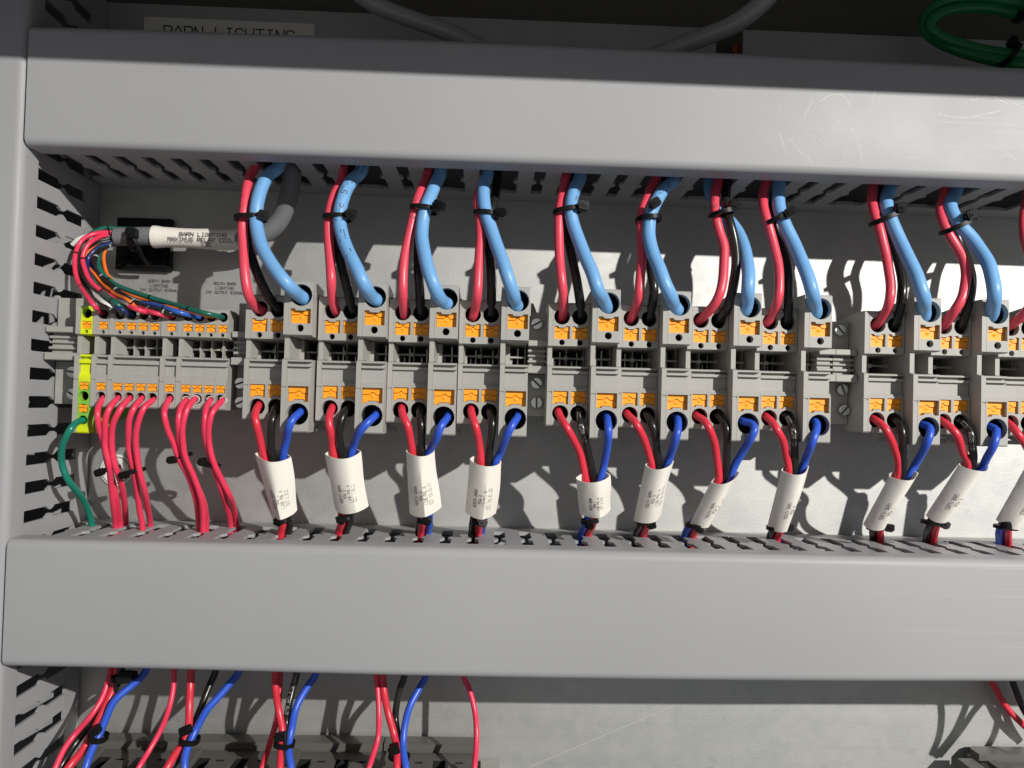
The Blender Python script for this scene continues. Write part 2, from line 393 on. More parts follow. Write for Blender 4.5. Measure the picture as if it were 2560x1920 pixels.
link('scratch_marks', sc.mesh('scratch_marks', M['scuff'], off=(XV+.7,0,ZT2-26.6)), D2)

# ------------------------------------------------------------------ DIN rail
mb = MB(); mb.prism([(-8,4),(-8,6),(-1.6,11),(-1.6,31),(-8,36),(-8,38.5),(-9,38.5),(-9,35),(-2.6,30),(-2.6,12),(-9,7),(-9,4)], -198, 480, axis='x')
rail = link('din_rail', mb.mesh('din_rail', M['busmetal'])); tag(rail, 'steel mounting rail running behind all the terminal blocks', 'rail')

# ------------------------------------------------------------------ terminal blocks
def circ(m_, x0, x1, z0, z1, cx, cz, r, y, depth, grey=3., N=20, tz=0.):
    angs = [2*math.pi*k/N for k in range(N)]+[math.atan2(b-cz, a-cx) % (2*math.pi) for a in (x0,x1) for b in (z0,z1)]
    angs = sorted(set(round(a,5) for a in angs)); ro = []; ri = []
    for a in angs:
        c, s = math.cos(a), math.sin(a)
        t = min(((x1-cx)/c if c > 1e-6 else (x0-cx)/c if c < -1e-6 else 1e9), ((z1-cz)/s if s > 1e-6 else (z0-cz)/s if s < -1e-6 else 1e9))
        ro.append((cx+c*t, y, cz+s*t)); ri.append((cx+c*r, y, cz+s*r))
    m_.grid([ro, ri], True)
    def ring(rr, yy, dz): return [(cx+math.cos(a)*rr, yy, cz+dz+math.sin(a)*rr) for a in angs]
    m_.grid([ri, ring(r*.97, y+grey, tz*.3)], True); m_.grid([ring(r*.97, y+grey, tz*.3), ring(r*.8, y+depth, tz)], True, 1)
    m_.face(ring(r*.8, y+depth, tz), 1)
def rect(m_, x0, x1, z0, z1, a0, a1, b0, b1, y, depth):
    o_ = [(x0,y,z0),(x1,y,z0),(x1,y,z1),(x0,y,z1)]; i_ = [(a0,y,b0),(a1,y,b0),(a1,y,b1),(a0,y,b1)]; d_ = [(p[0],y+depth,p[2]) for p in i_]
    m_.grid([o_, i_, d_], True); m_.face(d_)
def housing(x0, x1, prof, feats, darkfrom=-32.):
    """prof: (y,z) outline from back top over the front to back bottom; feats: index of segment -> cells"""
    m_ = MB()
    for x in (x0, x1): m_.face([(x, y, z) for y, z in prof])
    for i in range(len(prof)-1):
        (ya, za), (yb, zb) = prof[i], prof[i+1]
        if i in feats:
            z_ = za
            for c in feats[i]:
                zn = c[1]
                if c[0] == 'p': m_.face([(x0,ya,z_),(x1,ya,z_),(x1,ya,zn),(x0,ya,zn)])
                elif c[0] == 'c': circ(m_, x0, x1, zn, z_, (x0+x1)/2+c[5], c[2], c[3], ya, c[4])
                elif c[0] == 'r': rect(m_, x0, x1, zn, z_, (x0+x1)/2-c[2], (x0+x1)/2+c[2], c[3], c[4], ya, c[5])
                z_ = zn
        else:
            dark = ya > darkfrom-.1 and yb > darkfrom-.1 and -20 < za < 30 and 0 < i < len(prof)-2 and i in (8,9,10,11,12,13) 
            m_.face([(x0,ya,za),(x1,ya,za),(x1,yb,zb),(x0,yb,zb)], 1 if dark else 0)  # inner faces of the recess get shade as colour, outer ones stay grey
    m_.face([(x0,prof[0][0],prof[0][1]),(x1,prof[0][0],prof[0][1]),(x1,prof[-1][0],prof[-1][1]),(x0,prof[-1][0],prof[-1][1])])
    return m_
def button(hw, z0, z1, y, notch, both=False):
    m_ = MB(); h = z1-z0; zm = z0+h*(.60 if notch == 'top' else .56); g = .17; nd = h*(.09 if both else .15)
    zig = [(-hw,zm),(-.32*hw,zm),(-.14*hw,zm+.13*h),(.14*hw,zm+.13*h),(.34*hw,zm-.02*h),(hw,zm-.02*h)]
    topn = [(hw,z1),(.62*hw,z1),(.48*hw,z1-nd),(-.48*hw,z1-nd),(-.62*hw,z1),(-hw,z1)] if notch == 'top' or both else [(hw,z1),(-hw,z1)]
    botn = [(-hw,z0),(-.62*hw,z0),(-.48*hw,z0+nd),(.48*hw,z0+nd),(.62*hw,z0),(hw,z0)] if notch == 'bot' or both else [(-hw,z0),(hw,z0)]
    m_.prism([(a,b+g) for a,b in zig]+topn, y-.35, y+2)
    m_.prism(botn+[(a,b-g) for a,b in zig[::-1]], y, y+2)
    m_.prism([(-hw,z0+nd*1.3),(hw,z0+nd*1.3),(hw,z1-nd*1.3),(-hw,z1-nd*1.3)], y+1.0, y+2)
    cz = z0+h*.42; w = hw*.32
    a = [(-w,y,cz),(0,y,cz-w*.8),(w,y,cz),(0,y,cz+w*.8)]; tip = (0, y-.45, cz)
    for k in range(4): m_.face([a[k], a[(k+1)%4], tip])
    return m_
KIND = {
 # yf, widths, z levels
 'pair': dict(yf=-50, w=8.15, top=45.1, bot=-10.3, up=(38.8,3.62,-.2), ub=(28.85,34.45,3.28), th=(27.22,1.28), e=25.6, n0=25.4, n1=16.6, mk=(13.0,7.4), lb=(-.35,5.3,3.28), lh=(-4.6,3.66), dep=1.3, mid=21),
 'large': dict(yf=-57.5, w=10.15, top=50.6, bot=-15.2, up=(44.4,4.8,0), ub=(32.2,38.4,4.3), th=(30.0,1.6), e=27.1, n0=26.7, n1=16.4, mk=(13.1,6.8), lb=(-1.8,4.7,4.35), lh=(-7.35,4.8), dep=2.3, mid=21),
 'small': dict(yf=-47, w=5.05, top=38.1, bot=-6.7, up=(34.75,2.2,0), ub=(27.9,31.35,1.95), th=(26.7,.85), e=25.6, n0=25.2, n1=16.6, mk=(12.5,7.9), lb=(.8,4.3,1.95), lh=(-1.95,2.2), dep=.7, mid=21),
}
def block_parts(kind, pe=False, first=True, last=False, plate=1.6, hm=None):
    K = KIND[kind]; yf = K['yf']; w = K['w']; x0, x1 = 0., w
    d1 = -33.; my = yf+(1.9 if kind == 'large' else 1.5)
    top, bot = K['top'], K['bot']; ext = pe
    if pe: bot = -18.4
    prof = [(-8, top-9), (-20, top-3), (yf+10, top), (yf+.6, top), (yf, top-.6), (yf, K['e']), (yf+1.5, K['n0']), (d1, K['n0']-.3), (-16, K['n0']-1), (-16, K['n1']+.6),
            (d1, K['n1']+.1), (yf+1.2, K['n1']), (yf+.5, K['n1']-.3), (yf+.5, K['n1']-.9), (yf+3, K['n1']-1.2), (yf+3, K['n1']-2.2), (yf-.1, K['n1']-2.3), (yf-.1, K['mk'][0]+.2), (my, K['mk'][0]), (my, K['mk'][1]),
            (yf+.5, K['mk'][1]-.15), (yf+.5, K['mk'][1]-.95), (yf, K['mk'][1]-1.1), (yf, bot+.6), (yf+.6, bot), (yf+16, bot), (-8, bot+8)]
    cz, r, dx = K['up']; b0, b1, hw = K['ub']; tz, tr = K['th']
    upc = [('c', b1+.25, cz, r, 13, dx), ('r', b0-.3, hw+.12, b0-.1, b1+.1, K['dep']+2.2), ('c', K['e'], tz, tr, 8, 0)]
    l0, l1, lw = K['lb']; lz, lr = K['lh']
    loc_ = [('p', l1+.3), ('r', l0-.25, lw+.12, l0-.1, l1+.1, K['dep']+2.2), ('c', lz-lr-.35, lz, lr, 13, 0)]
    if pe: loc_ += [('r', -9.45, lw+.12, -9.3, -5.5, K['dep']+2.2), ('c', -15.4, -12.6, 2.05, 13, 0)]
    loc_.append(('p', bot+.6))
    h = housing(x0, x1, prof, {4: upc, 22: loc_})
    def tab(hw, ze, dz, sgn):
        q = [(-.58*hw, ze), (-.44*hw, ze+sgn*dz), (.44*hw, ze+sgn*dz), (.58*hw, ze)]
        h.prism([(a+w/2, b) for a, b in q], yf+.02, yf+K['dep']+2.1)
    for (b0_, b1_, hw_), top_ in ((K['ub'], True), (K['lb'], False)):
        dz_ = (b1_-b0_)*(.09 if kind == 'small' else .15)-.1
        if top_ or kind == 'small': tab(hw_, b1_+.12, dz_, -1)
        if not top_ or kind == 'small': tab(hw_, b0_-.12, dz_, 1)
    # partition and cross bar inside the bridge opening
    zz0, zz1 = K['n1'], K['n0']
    h.box(x1-.55, x1-.05, -33.5 if kind != 'small' else -37, -16, zz0+.3, zz1-.3)
    h.box(x0+.05, x1-.05, -35.5, -33.2, K['mid']-.55, K['mid']+.25)
    if kind != 'large': h.box(x1-(1.7 if kind == 'pair' else 1.2), x1-.02, -36.6, -33, K['mid']-1.0, K['mid']+.7)
    if kind == 'large':
        h.box(x0+.05, x0+2.6, -38, -16, zz0+.3, zz1-.6); h.box(x0+2.6, x0+3.9, -33, -16, zz0+.3, K['mid'])
    if first and kind == 'pair': h.box(x0+.05, x0+1.5, -38, -16, zz0+.3, K['mid'])
    return h, yf, K
def make_block(kind, pe=False, first=False, plate=0.):
    """empty at rail height; x = left side of the housing"""
    h, yf, K = block_parts(kind, pe, first)
    root = empty('terminal_block', (0,0,0))
    hm = M['pe'] if pe else M['grey']
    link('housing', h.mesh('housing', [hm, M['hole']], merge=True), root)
    cx = K['w']/2
    for i_, ((z0, z1, hw), nt) in enumerate(((K['ub'], 'top'), (K['lb'], 'bot'))):
        link('push_button', button(hw, z0, z1, yf+K['dep'], nt, kind == 'small').mesh('push_button', M['orange']), root, (cx, 0, 0))
    if pe: link('push_button', button(1.95, -9.2, -5.6, yf+K['dep'], 'bot', True).mesh('push_button', M['orange']), root, (cx, 0, 0))
    b = MB(); b.box(K['w']*.33, K['w']*.39, -28, -16, K['n1']+1, K['mid']-1); b.box(K['w']*.62, K['w']*.68, -28, -16, K['n1']+1, K['n0']-1.2)
    link('contact', b.mesh('contact', M['busmetal']), root)
    if kind == 'large':
        q = MB(); q.prism([(K['w']+.05,38.5),(K['w']+4.6,38.5),(K['w']+4.6,42.5),(K['w']+3.0,46.6),(K['w']+.05,46.9)], -33, -31.6); q.box(K['w']+.05, K['w']+1.2, -44, -31.5, 39.5, 46.4)
        link('marker_latch', q.mesh('marker_latch', M['grey']), root); q = MB()
        q.prism([(1,-15.3),(K['w']+1.6,-15.3),(K['w']+1.6,-13.5),(1,-13.5)], -27, -20)
        link('foot', q.mesh('foot', M['grey']), root)
    if plate:
        e = MB(); bot = -18.4 if pe else K['bot']; yr = yf+(2.2 if kind != 'large' else 3.2)
        pf = [(-8, K['top']-9), (-20, K['top']-3), (yf+10, K['top']+.02), (yf+.6, K['top']+.02), (yf+.05, K['top']-.6), (yf+.05, K['e']), (yr, K['e']-.8), (yr, K['n1']+.6), (yf+.05, K['n1']-.3), (yf+.05, K['mk'][1]-2.2),
              (yf+.5, K['mk'][1]-2.6), (yf+.05, K['mk'][1]-3.2), (yf+.05, bot+.6), (yf+.6, bot-.02), (yf+16, bot), (-8, bot+8)]
        e.prism(pf, -plate, -.06, axis='x')
        # slanted reinforcement behind the front edge of the plate inside the opening
        e.face([(-.06, yr+.3, K['n1']+.7), (-.06, yr+.3, K['n0']-.6), (.9, -36, K['n0']-.9), (.9, -36, K['n1']+.4)])
        link('end_plate', e.mesh('end_plate', M['grey']), root)
    return root
TILT = .0046
def zofs(x): return (x+100)*TILT
LG = [c-5.1 for c in (-81.6, -49.6, -18.4, 12.9, 52.9, 84.2, 115.8, 147.5, 197.0, 227.9, 259.2)]
protoA = protoB = protoL = None
desc_where = ['leftmost set', 'second set', 'third set', 'fourth set', 'fifth set', 'sixth set', 'seventh set', 'eighth set', 'ninth set', 'tenth set', 'rightmost set']
PX = []
for g, L in enumerate(LG):
    pl = L+5.1-19.65-4.1
    PX.append((pl, L))
    if g == 0:
        protoA = make_block('pair', first=True, plate=2.1); protoB = make_block('pair'); protoL = make_block('large', plate=2.15); trio = (protoA, protoB, protoL)
    else: trio = (copy_tree(protoA), copy_tree(protoB), copy_tree(protoL))
    for o, x, nm in zip(trio, (pl, pl+8.12, L), ('narrow grey terminal with red wires', 'narrow grey terminal with black wires', 'tall wide grey terminal with blue wires')):
        o.location = Vector((x, 0, zofs(x)))*S
        tag(o, nm+', '+desc_where[g]+' from the left'.replace(' from the left', '' if g in (0,10) else ' from the left'), 'terminal block', 'large grey power terminal blocks' if 'tall' in nm else 'narrow grey power terminal blocks')
# signal terminals on the left
sx = [(-178.1, 'pe'), (-170.8, 1), (-163.6, 1), (-158.5, 0), (-153.4, 0), (-148.3, 0), (-140.9, 1), (-133.7, 1), (-128.6, 0), (-123.5, 0), (-118.4, 0)]
ps = make_block('small', plate=2.0); pn = make_block('small'); pp = make_block('small', pe=True, plate=2.2); first_use = {1: True, 0: True}
SN = ['', 'beside the yellow and green earth terminal', 'first of the left row of four', 'second of the left row of four', 'third of the left row of four', 'last of the left row of four', 'standing alone between the two rows of four',
      'first of the right row of four', 'second of the right row of four', 'third of the right row of four', 'last of the right row of four']
for i, (cx, k) in enumerate(sx):
    if k == 'pe': o = pp; tag(o, 'yellow and green earth terminal with a green wire in its lowest hole', 'terminal block')
    else:
        src = ps if k == 1 else pn
        o = src if first_use[k] else copy_tree(src); first_use[k] = False
        tag(o, 'small grey signal terminal, '+SN[i], 'terminal block', 'small grey signal terminal blocks')
    o.location = Vector((cx-2.52, 0, 0))*S

# ------------------------------------------------------------------ end clamps
def screw_mesh(r):
    m_ = MB(); N = 20
    for s in (1, -1):
        pts = [(r*math.cos(a), s*r*math.sin(a)) for a in [math.asin(.2)+(math.pi-2*math.asin(.2))*k/12 for k in range(13)]]
        m_.prism(pts, -1.5, 0)
        m_.prism([(a*.9, b*.9+s*.02) for a, b in pts], -1.8, -1.5)
    m_.prism([(r*math.cos(2*math.pi*k/N), r*math.sin(2*math.pi*k/N)) for k in range(N)], -.5, 2, 1)
    return m_.mesh('screw', [M['screw'], M['wgrey']])
SCR = screw_mesh(2.45)
def clamp(x0, x1, ribs, screws, label, zo=0., zl=(-5.8, 42.7), yb=-35.):
    root = empty('end_clamp', (x0, 0, 0)); tag(root, label, 'end clamp', 'grey end clamps on the rail')
    m_ = MB(); m_.prism([(-8,zl[0]+4),(-8,zl[1]-6),(-20,zl[1]-1),(yb,zl[1]),(yb,28.8),(-27,28.2),(-27,14),(yb,13.5),(yb,zl[0]),(-14,zl[0])], x0, x1, axis='x')
    link('body', m_.mesh('body', M['clampgrey'], off=(x0,0,0)), root)
    for a, b_ in ribs:
        m_ = MB()
        for z0, z1, y in ((26.2,28.9,-44),(23.6,24.9,-41),(21.4,22.4,-41),(18.7,20.0,-41.5),(13.8,17.2,-44.5)): m_.prism([(y,z0+.3),(y+.4,z0),(-26,z0),(-26,z1),(y+.4,z1),(y,z1-.3)], a, b_, axis='x')
        m_.box(a+.6, b_-.6, -39.5, -26, 14.5, 28)
        link('ribbed_foot', m_.mesh('ribbed_foot', M['clampgrey'], off=(x0,0,0)), root)
    for px, py, ang in screws:
        p_ = P(px, py, yb-1.2); s_ = link('screw', SCR, root, (p_.x-x0, p_.y, p_.z)); s_.rotation_euler = (0, math.radians(ang), 0)
        cm = MB(); N = 20; cm.grid([[(3.3*math.cos(2*math.pi*k/N), yy, 3.3*math.sin(2*math.pi*k/N)) for k in range(N)] for yy in (-.15, .02)]+[[(2.6*math.cos(2*math.pi*k/N), .02, 2.6*math.sin(2*math.pi*k/N)) for k in range(N)]], True)
        link('screw_collar', cm.mesh('screw_collar', M['clampgrey']), root, (p_.x-x0, yb, p_.z))
    root.location.z = 0
    return root
clamp(-197.2, -183.3, [(-197.2,-183.4)], [(166+18,930,10),(184,985,30)], 'grey ribbed end clamp at the left end of the rail beside the slotted duct')
clamp(-115.2, -107.6, [(-115.0,-107.7)], [(603,958,-20),(603,1006,-25)], 'grey end clamp between the signal terminals and the power terminals')
clamp(18.4, 27.2, [(18.6,27.1)], [(1341.6,810,-30),(1341,958,42),(1341,1007,88)], 'narrow grey end clamp with three screws in the middle of the row')
clamp(153.0, 170.8, [(153.2,160.6),(160.9,170.6)], [(2098,826,48),(2104,974,68),(2108,1025,-48)], 'wide grey end clamp with three screws in the gap at the right')

# ------------------------------------------------------------------ wires
def wire(name, pxy, ys, r, m, label, group, pre=None, post=None, cat='wire', seg=14, print_=None):
    n = len(pxy); cum = [0]
    for a, b in zip(pxy, pxy[1:]): cum.append(cum[-1]+math.hypot(a[0]-b[0], a[1]-b[1]))
    pts = []
    for i, (x, y) in enumerate(pxy):
        t = cum[i]/cum[-1]
        for (t0, a), (t1, b) in zip(ys, ys[1:]):
            if t <= t1+1e-6: u = (t-t0)/(t1-t0); u = u*u*(3-2*u); Y = a+(b-a)*u; break
        pts.append(P(x, y, Y))
    rng = random.Random(label)
    pts = [p_ if i in (0, n-1) else p_+Vector((rng.uniform(-.2,.2), rng.uniform(-.3,.3), rng.uniform(-.2,.2))) for i, p_ in enumerate(pts)]
    if pre: pts = [pts[0]+Vector(q) for q in pre]+pts
    if post: pts = pts+[pts[-1]+Vector(q) for q in post]
    mb_, path = tube(pts, r, seg=seg)
    org = path[0]
    o = link(name, mb_.mesh(name, m, True, off=org), None, org); tag(o, label, cat, group)
    if print_:
        for (body, size, s0, side, mi) in print_: tube_text(o, path, r, body, size, s0, side, M[mi], org)
    return o, path
def tube_text(parent, path, r, body, size, s0, side, m, org):
    L = [0]
    for a, b in zip(path, path[1:]): L.append(L[-1]+(b-a).length)
    def fn(u, v):
        s = min(max(s0+u, 0), L[-1]-.01); j = max(k for k in range(len(L)) if L[k] <= s); j = min(j, len(path)-2)
        t_ = (s-L[j])/(L[j+1]-L[j]); p_ = path[j].lerp(path[j+1], t_)
        tg = (path[min(j+2,len(path)-1)]-path[max(j-1,0)]).normalized()
        f = Vector((p_.x*-1*.002, -1, 0)); f = (f-tg*f.dot(tg)).normalized(); b_ = f.cross(tg)
        a = v/r+side
        return p_+(r+.05)*(math.cos(a)*f+math.sin(a)*b_)
    mapped_text('printed_marking', body, size*.62, fn, m, parent, off=org, align='LEFT', cap=size*.75, wt=size*.095)

UR = {  # upper bundles: red, black, blue pixel tracks
0: ([(640,414),(626,436),(616,472),(610,520),(607,569),(608,617),(611,677),(622,737),(640,769),(656,776)], [(672,440),(655,480),(645,520),(632,560),(618,600),(628,641),(643,684),(664,728),(686,762),(700,781)],
    [(698,414),(672,436),(655,467),(644,508),(640,545),(644,583),(657,624),(684,670),(720,711),(746,737),(762,748)]),
1: ([(857,443),(843,472),(832,501),(823,545),(822,593),(826,653),(828,701),(832,750),(842,780)], [(880,440),(860,480),(846,520),(836,560),(839,605),(848,641),(857,677),(867,718),(879,762),(886,783)],
    [(905,424),(884,448),(867,472),(857,496),(851,520),(850,554),(857,593),(872,631),(891,672),(910,711),(930,742),(945,752)]),
2: ([(1070,431),(1058,463),(1046,492),(1036,525),(1027,569),(1017,617),(1011,653),(1008,689),(1007,737),(1011,788)], [(1085,440),(1070,480),(1058,520),(1050,570),(1045,620),(1044,677),(1048,713),(1052,762),(1055,788)],
    [(1101,431),(1089,458),(1075,492),(1064,521),(1057,554),(1054,593),(1060,631),(1070,670),(1082,709),(1096,742),(1110,760),(1120,768)]),
3: ([(1212,440),(1202,470),(1195,508),(1199,545),(1201,593),(1199,641),(1196,689),(1193,737),(1187,774),(1183,792)], [(1243,440),(1239,480),(1231,516),(1220,560),(1219,590),(1224,650),(1228,700),(1228,762),(1228,788)],
    [(1218,435),(1210,465),(1210,496),(1215,533),(1227,569),(1241,612),(1256,653),(1270,694),(1282,737),(1287,762),(1292,774)]),
4: ([(1414,450),(1410,470),(1403,496),(1398,533),(1397,593),(1400,653),(1405,701),(1409,750),(1407,790)], [(1440,440),(1425,480),(1414,520),(1410,545),(1417,580),(1427,629),(1436,672),(1444,713),(1451,762),(1454,790)],
    [(1451,440),(1439,467),(1429,496),(1428,530),(1434,564),(1448,605),(1465,646),(1481,684),(1494,725),(1506,750),(1514,776)]),
5: ([(1640,450),(1629,467),(1617,496),(1607,521),(1603,557),(1604,605),(1605,641),(1602,689),(1598,737),(1590,766),(1578,796)], [(1665,450),(1645,490),(1630,530),(1622,570),(1620,610),(1624,641),(1631,689),(1636,725),(1631,762),(1626,792)],
    [(1686,445),(1660,472),(1643,501),(1629,530),(1622,564),(1624,598),(1634,636),(1648,672),(1663,709),(1677,742),(1685,764),(1694,778)]),
6: ([(1796,447),(1788,477),(1786,508),(1791,545),(1800,581),(1810,617),(1811,653),(1807,701),(1798,737),(1781,766),(1752,796)], [(1819,455),(1815,484),(1815,521),(1824,557),(1836,605),(1841,653),(1836,701),(1827,750),(1804,790)],
    [(1774,455),(1778,490),(1800,530),(1838,569),(1858,612),(1868,653),(1870,689),(1870,725),(1866,757),(1862,776)]),
7: ([(1916,450),(1910,480),(1909,515),(1916,550),(1928,590),(1939,630),(1948,670),(1949,710),(1944,750),(1930,785),(1914,805)], [(1945,460),(1935,500),(1932,540),(1942,580),(1958,625),(1968,670),(1972,715),(1972,760),(1970,800)],
    [(1948,452),(1946,485),(1948,520),(1960,560),(1982,604),(2003,650),(2020,695),(2032,735),(2037,765),(2038,785)]),
8: ([(2184,455),(2180,496),(2187,535),(2197,569),(2206,605),(2216,641),(2223,677),(2227,713),(2224,750),(2214,781),(2190,812)], [(2208,470),(2205,510),(2210,550),(2226,593),(2238,629),(2250,665),(2257,701),(2257,737),(2252,774),(2243,806)],
    [(2228,460),(2216,496),(2218,528),(2233,564),(2252,607),(2271,648),(2291,684),(2303,721),(2308,750),(2308,775),(2306,796)]),
9: ([(2362,480),(2351,521),(2356,549),(2370,581),(2390,612),(2406,643),(2415,677),(2414,713),(2404,747),(2387,776),(2357,817)], [(2380,490),(2375,530),(2385,570),(2400,610),(2416,650),(2428,690),(2430,730),(2424,770),(2412,812)],
    [(2392,470),(2375,508),(2382,535),(2402,564),(2426,593),(2450,624),(2469,658),(2481,694),(2485,733),(2483,762),(2476,792)]),
10: ([(2570,490),(2560,540),(2562,590),(2572,640),(2586,690),(2588,730),(2572,770),(2540,800),(2515,816)], [(2600,500),(2596,560),(2610,640),(2625,700),(2620,760),(2600,812)],
    [(2620,480),(2605,530),(2612,590),(2635,640),(2655,690),(2660,740),(2655,790)]),
}
UP_PRINT = {(1,'b'): [('17/02/2  600V  C-US  RW90  FT1  TW', 3.6, 2, -.05, 'ink')], (2,'r'): [('VW-1  600V  THHN OR THWN  THWN  12', 2.3, 4, -.05, 'ink')],
            (5,'b'): [('TEW/THW  TYPE MTW OR THW 600V 75C', 2.6, 3, .25, 'ink')], (6,'r'): [('E57450/1   600V   AWG 8', 2.9, 6, -.1, 'ink')], (4,'b'): [('600V 75C  VW-1  TYPE MTW OR THHN', 1.9, 6, .75, 'ink')], (7,'k'): [('AWG 8 THHN 600V', 2.2, 14, .2, 'wgrey')], (0,'r'): [('8 AWG 600V', 2.0, 44, -1.0, 'ink')], (8,'r'): [('THHN 600V', 2.0, 8, 1.0, 'ink')], (3,'b'): [('600V C-US RW90', 2.4, 8, -.95, 'ink')]}
def proj(v):
    d = v-Vector((0,-CAMD,0)); q = RM @ Vector((d.x, -d.z, d.y)); return (1280+FPX*q.x/q.z, 960+FPX*q.y/q.z)
for g in range(11):
    rr, kk, bb = [list(q) for q in UR[g]]; w = desc_where[g]
    for lst, cx_, cz_, yy_, lim in ((rr, LG[g]+5.1-19.65, 38.3, -47, 1.1), (kk, LG[g]+5.1-11.5, 38.0, -47, 1.1), (bb, LG[g]+5.1, 43.9, -54, 1.6)):
        tx, ty = proj(Vector((cx_, yy_, cz_+zofs(cx_)))); ex_, ey_ = lst[-1]; dx_, dy_ = ex_-tx, ey_-ty; k_ = min(1, lim*5.6/max(1e-6, math.hypot(dx_, dy_)))
        nx_, ny_ = tx+dx_*k_, ty+dy_*k_; mvx, mvy = nx_-ex_, ny_-ey_; n_ = len(lst)
        for q_, f_ in ((1, 1.), (2, .6), (3, .3), (4, .1)): lst[-q_] = (lst[-q_][0]+mvx*f_, lst[-q_][1]+mvy*f_)
    for key, pts, r, m_, ys, cn in (('r', rr, 2.15, M['thickred'], [(0,-43),(.3,-51),(.82,-57),(1,-46)], 'thick rose red wire'),
                                    ('k', kk, 2.15, M['black'], [(0,-36),(.3,-44.5),(.82,-54),(1,-46)], 'thick black wire'),
                                    ('b', bb, 2.95, M['lblue'], [(0,-44),(.3,-53),(.85,-66),(1,-53)], 'thick light blue wire')):
        if g == 6 and key == 'k': ys = [(0,-43),(.3,-52),(.82,-56),(1,-46)]
        if g == 6 and key == 'b': ys = [(0,-32),(.3,-40),(.85,-63),(1,-53)]
        wire('power_wire', pts, ys, r, m_, cn+' going up from the '+w+' into the duct', {'r':'red','k':'black','b':'light blue'}[key]+' wires from the upper duct',
             pre=[(0,2,26),(0,0,12)], post=[(0,7,-1)], print_=UP_PRINT.get((g,key)), seg=16)

LR = {
0: ([(650,1008),(640,1037),(641,1062),(649,1095),(660,1140)], [(692,1012),(681,1050),(678,1092),(681,1143)], [(757,1022),(734,1047),(722,1071),(716,1100),(708,1143)]),
1: ([(845,1008),(830,1044),(827,1080),(830,1110),(835,1141)], [(874,1008),(857,1037),(850,1072),(850,1100),(856,1141)], [(948,1032),(922,1054),(900,1080),(886,1112),(877,1138)]),
2: ([(1008,1012),(1012,1040),(1019,1066),(1025,1098),(1031,1138)], [(1055,1010),(1054,1040),(1054,1072),(1055,1100),(1053,1141)], [(1124,1038),(1104,1066),(1091,1096),(1080,1118),(1069,1138)]),
3: ([(1178,1012),(1184,1042),(1192,1072),(1198,1112),(1203,1155)], [(1229,1008),(1232,1045),(1229,1085),(1224,1120),(1219,1158)], [(1300,1032),(1281,1062),(1264,1096),(1251,1130),(1240,1157)]),
4: ([(1386,1018),(1398,1040),(1416,1068),(1434,1100),(1450,1134),(1465,1195)], [(1450,1020),(1453,1050),(1460,1085),(1470,1127),(1484,1193)], [(1519,1032),(1522,1070),(1520,1109),(1511,1160),(1501,1195)]),
5: ([(1556,1026),(1575,1044),(1592,1062),(1608,1095),(1622,1132),(1631,1170)], [(1612,1028),(1628,1055),(1638,1090),(1642,1125),(1645,1168)], [(1698,1022),(1697,1055),(1691,1095),(1676,1140),(1663,1172)]),
6: ([(1734,1036),(1752,1046),(1770,1066),(1785,1103),(1793,1150),(1792,1203)], [(1796,1030),(1812,1052),(1818,1085),(1816,1130),(1811,1203)], [(1856,1052),(1878,1057),(1886,1072),(1877,1095),(1858,1126),(1836,1168),(1822,1202)]),
7: ([(1908,1036),(1926,1052),(1943,1075),(1958,1103),(1966,1140),(1973,1182)], [(1966,1026),(1978,1050),(1985,1088),(1987,1135),(1983,1184)], [(2036,1048),(2041,1068),(2030,1106),(2014,1150),(2001,1184)]),
8: ([(2180,1044),(2202,1060),(2220,1083),(2238,1123),(2247,1158),(2245,1188)], [(2236,1048),(2252,1068),(2259,1098),(2258,1136),(2254,1186)], [(2302,1056),(2318,1063),(2325,1078),(2320,1104),(2306,1134),(2286,1166),(2274,1187)]),
9: ([(2352,1050),(2374,1066),(2394,1090),(2407,1130),(2414,1165)], [(2404,1054),(2422,1076),(2430,1110),(2428,1165)], [(2468,1060),(2486,1070),(2491,1085),(2484,1112),(2468,1143),(2450,1170)]),
10: ([(2518,1056),(2545,1086),(2568,1118),(2584,1168)], [(2575,1058),(2592,1090),(2600,1168)], [(2640,1060),(2652,1090),(2640,1130),(2622,1170)]),
}
SL = [((637,1134),(728,1143),(682,1291),(745,1273)), ((812,1134),(901,1129),(838,1274),(921,1263)), ((1015,1126),(1087,1126),(1024,1283),(1102,1267)), ((1175,1147),(1255,1155),(1163,1279),(1241,1283)),
      ((1440,1196),(1525,1187),(1449,1284),(1528,1274)), ((1614,1163),(1682,1152),(1585,1300),(1651,1284)), ((1779,1206),(1849,1180),(1727,1307),(1778,1304)), ((1956,1176),(2021,1166),(1921,1315),(1971,1315)),
      ((2228,1190),(2289,1183),(2162,1312),(2211,1310)), ((2404,1160),(2467,1168),(2320,1290),(2362,1294)), ((2568,1170),(2632,1165),(2495,1300),(2545,1312))]
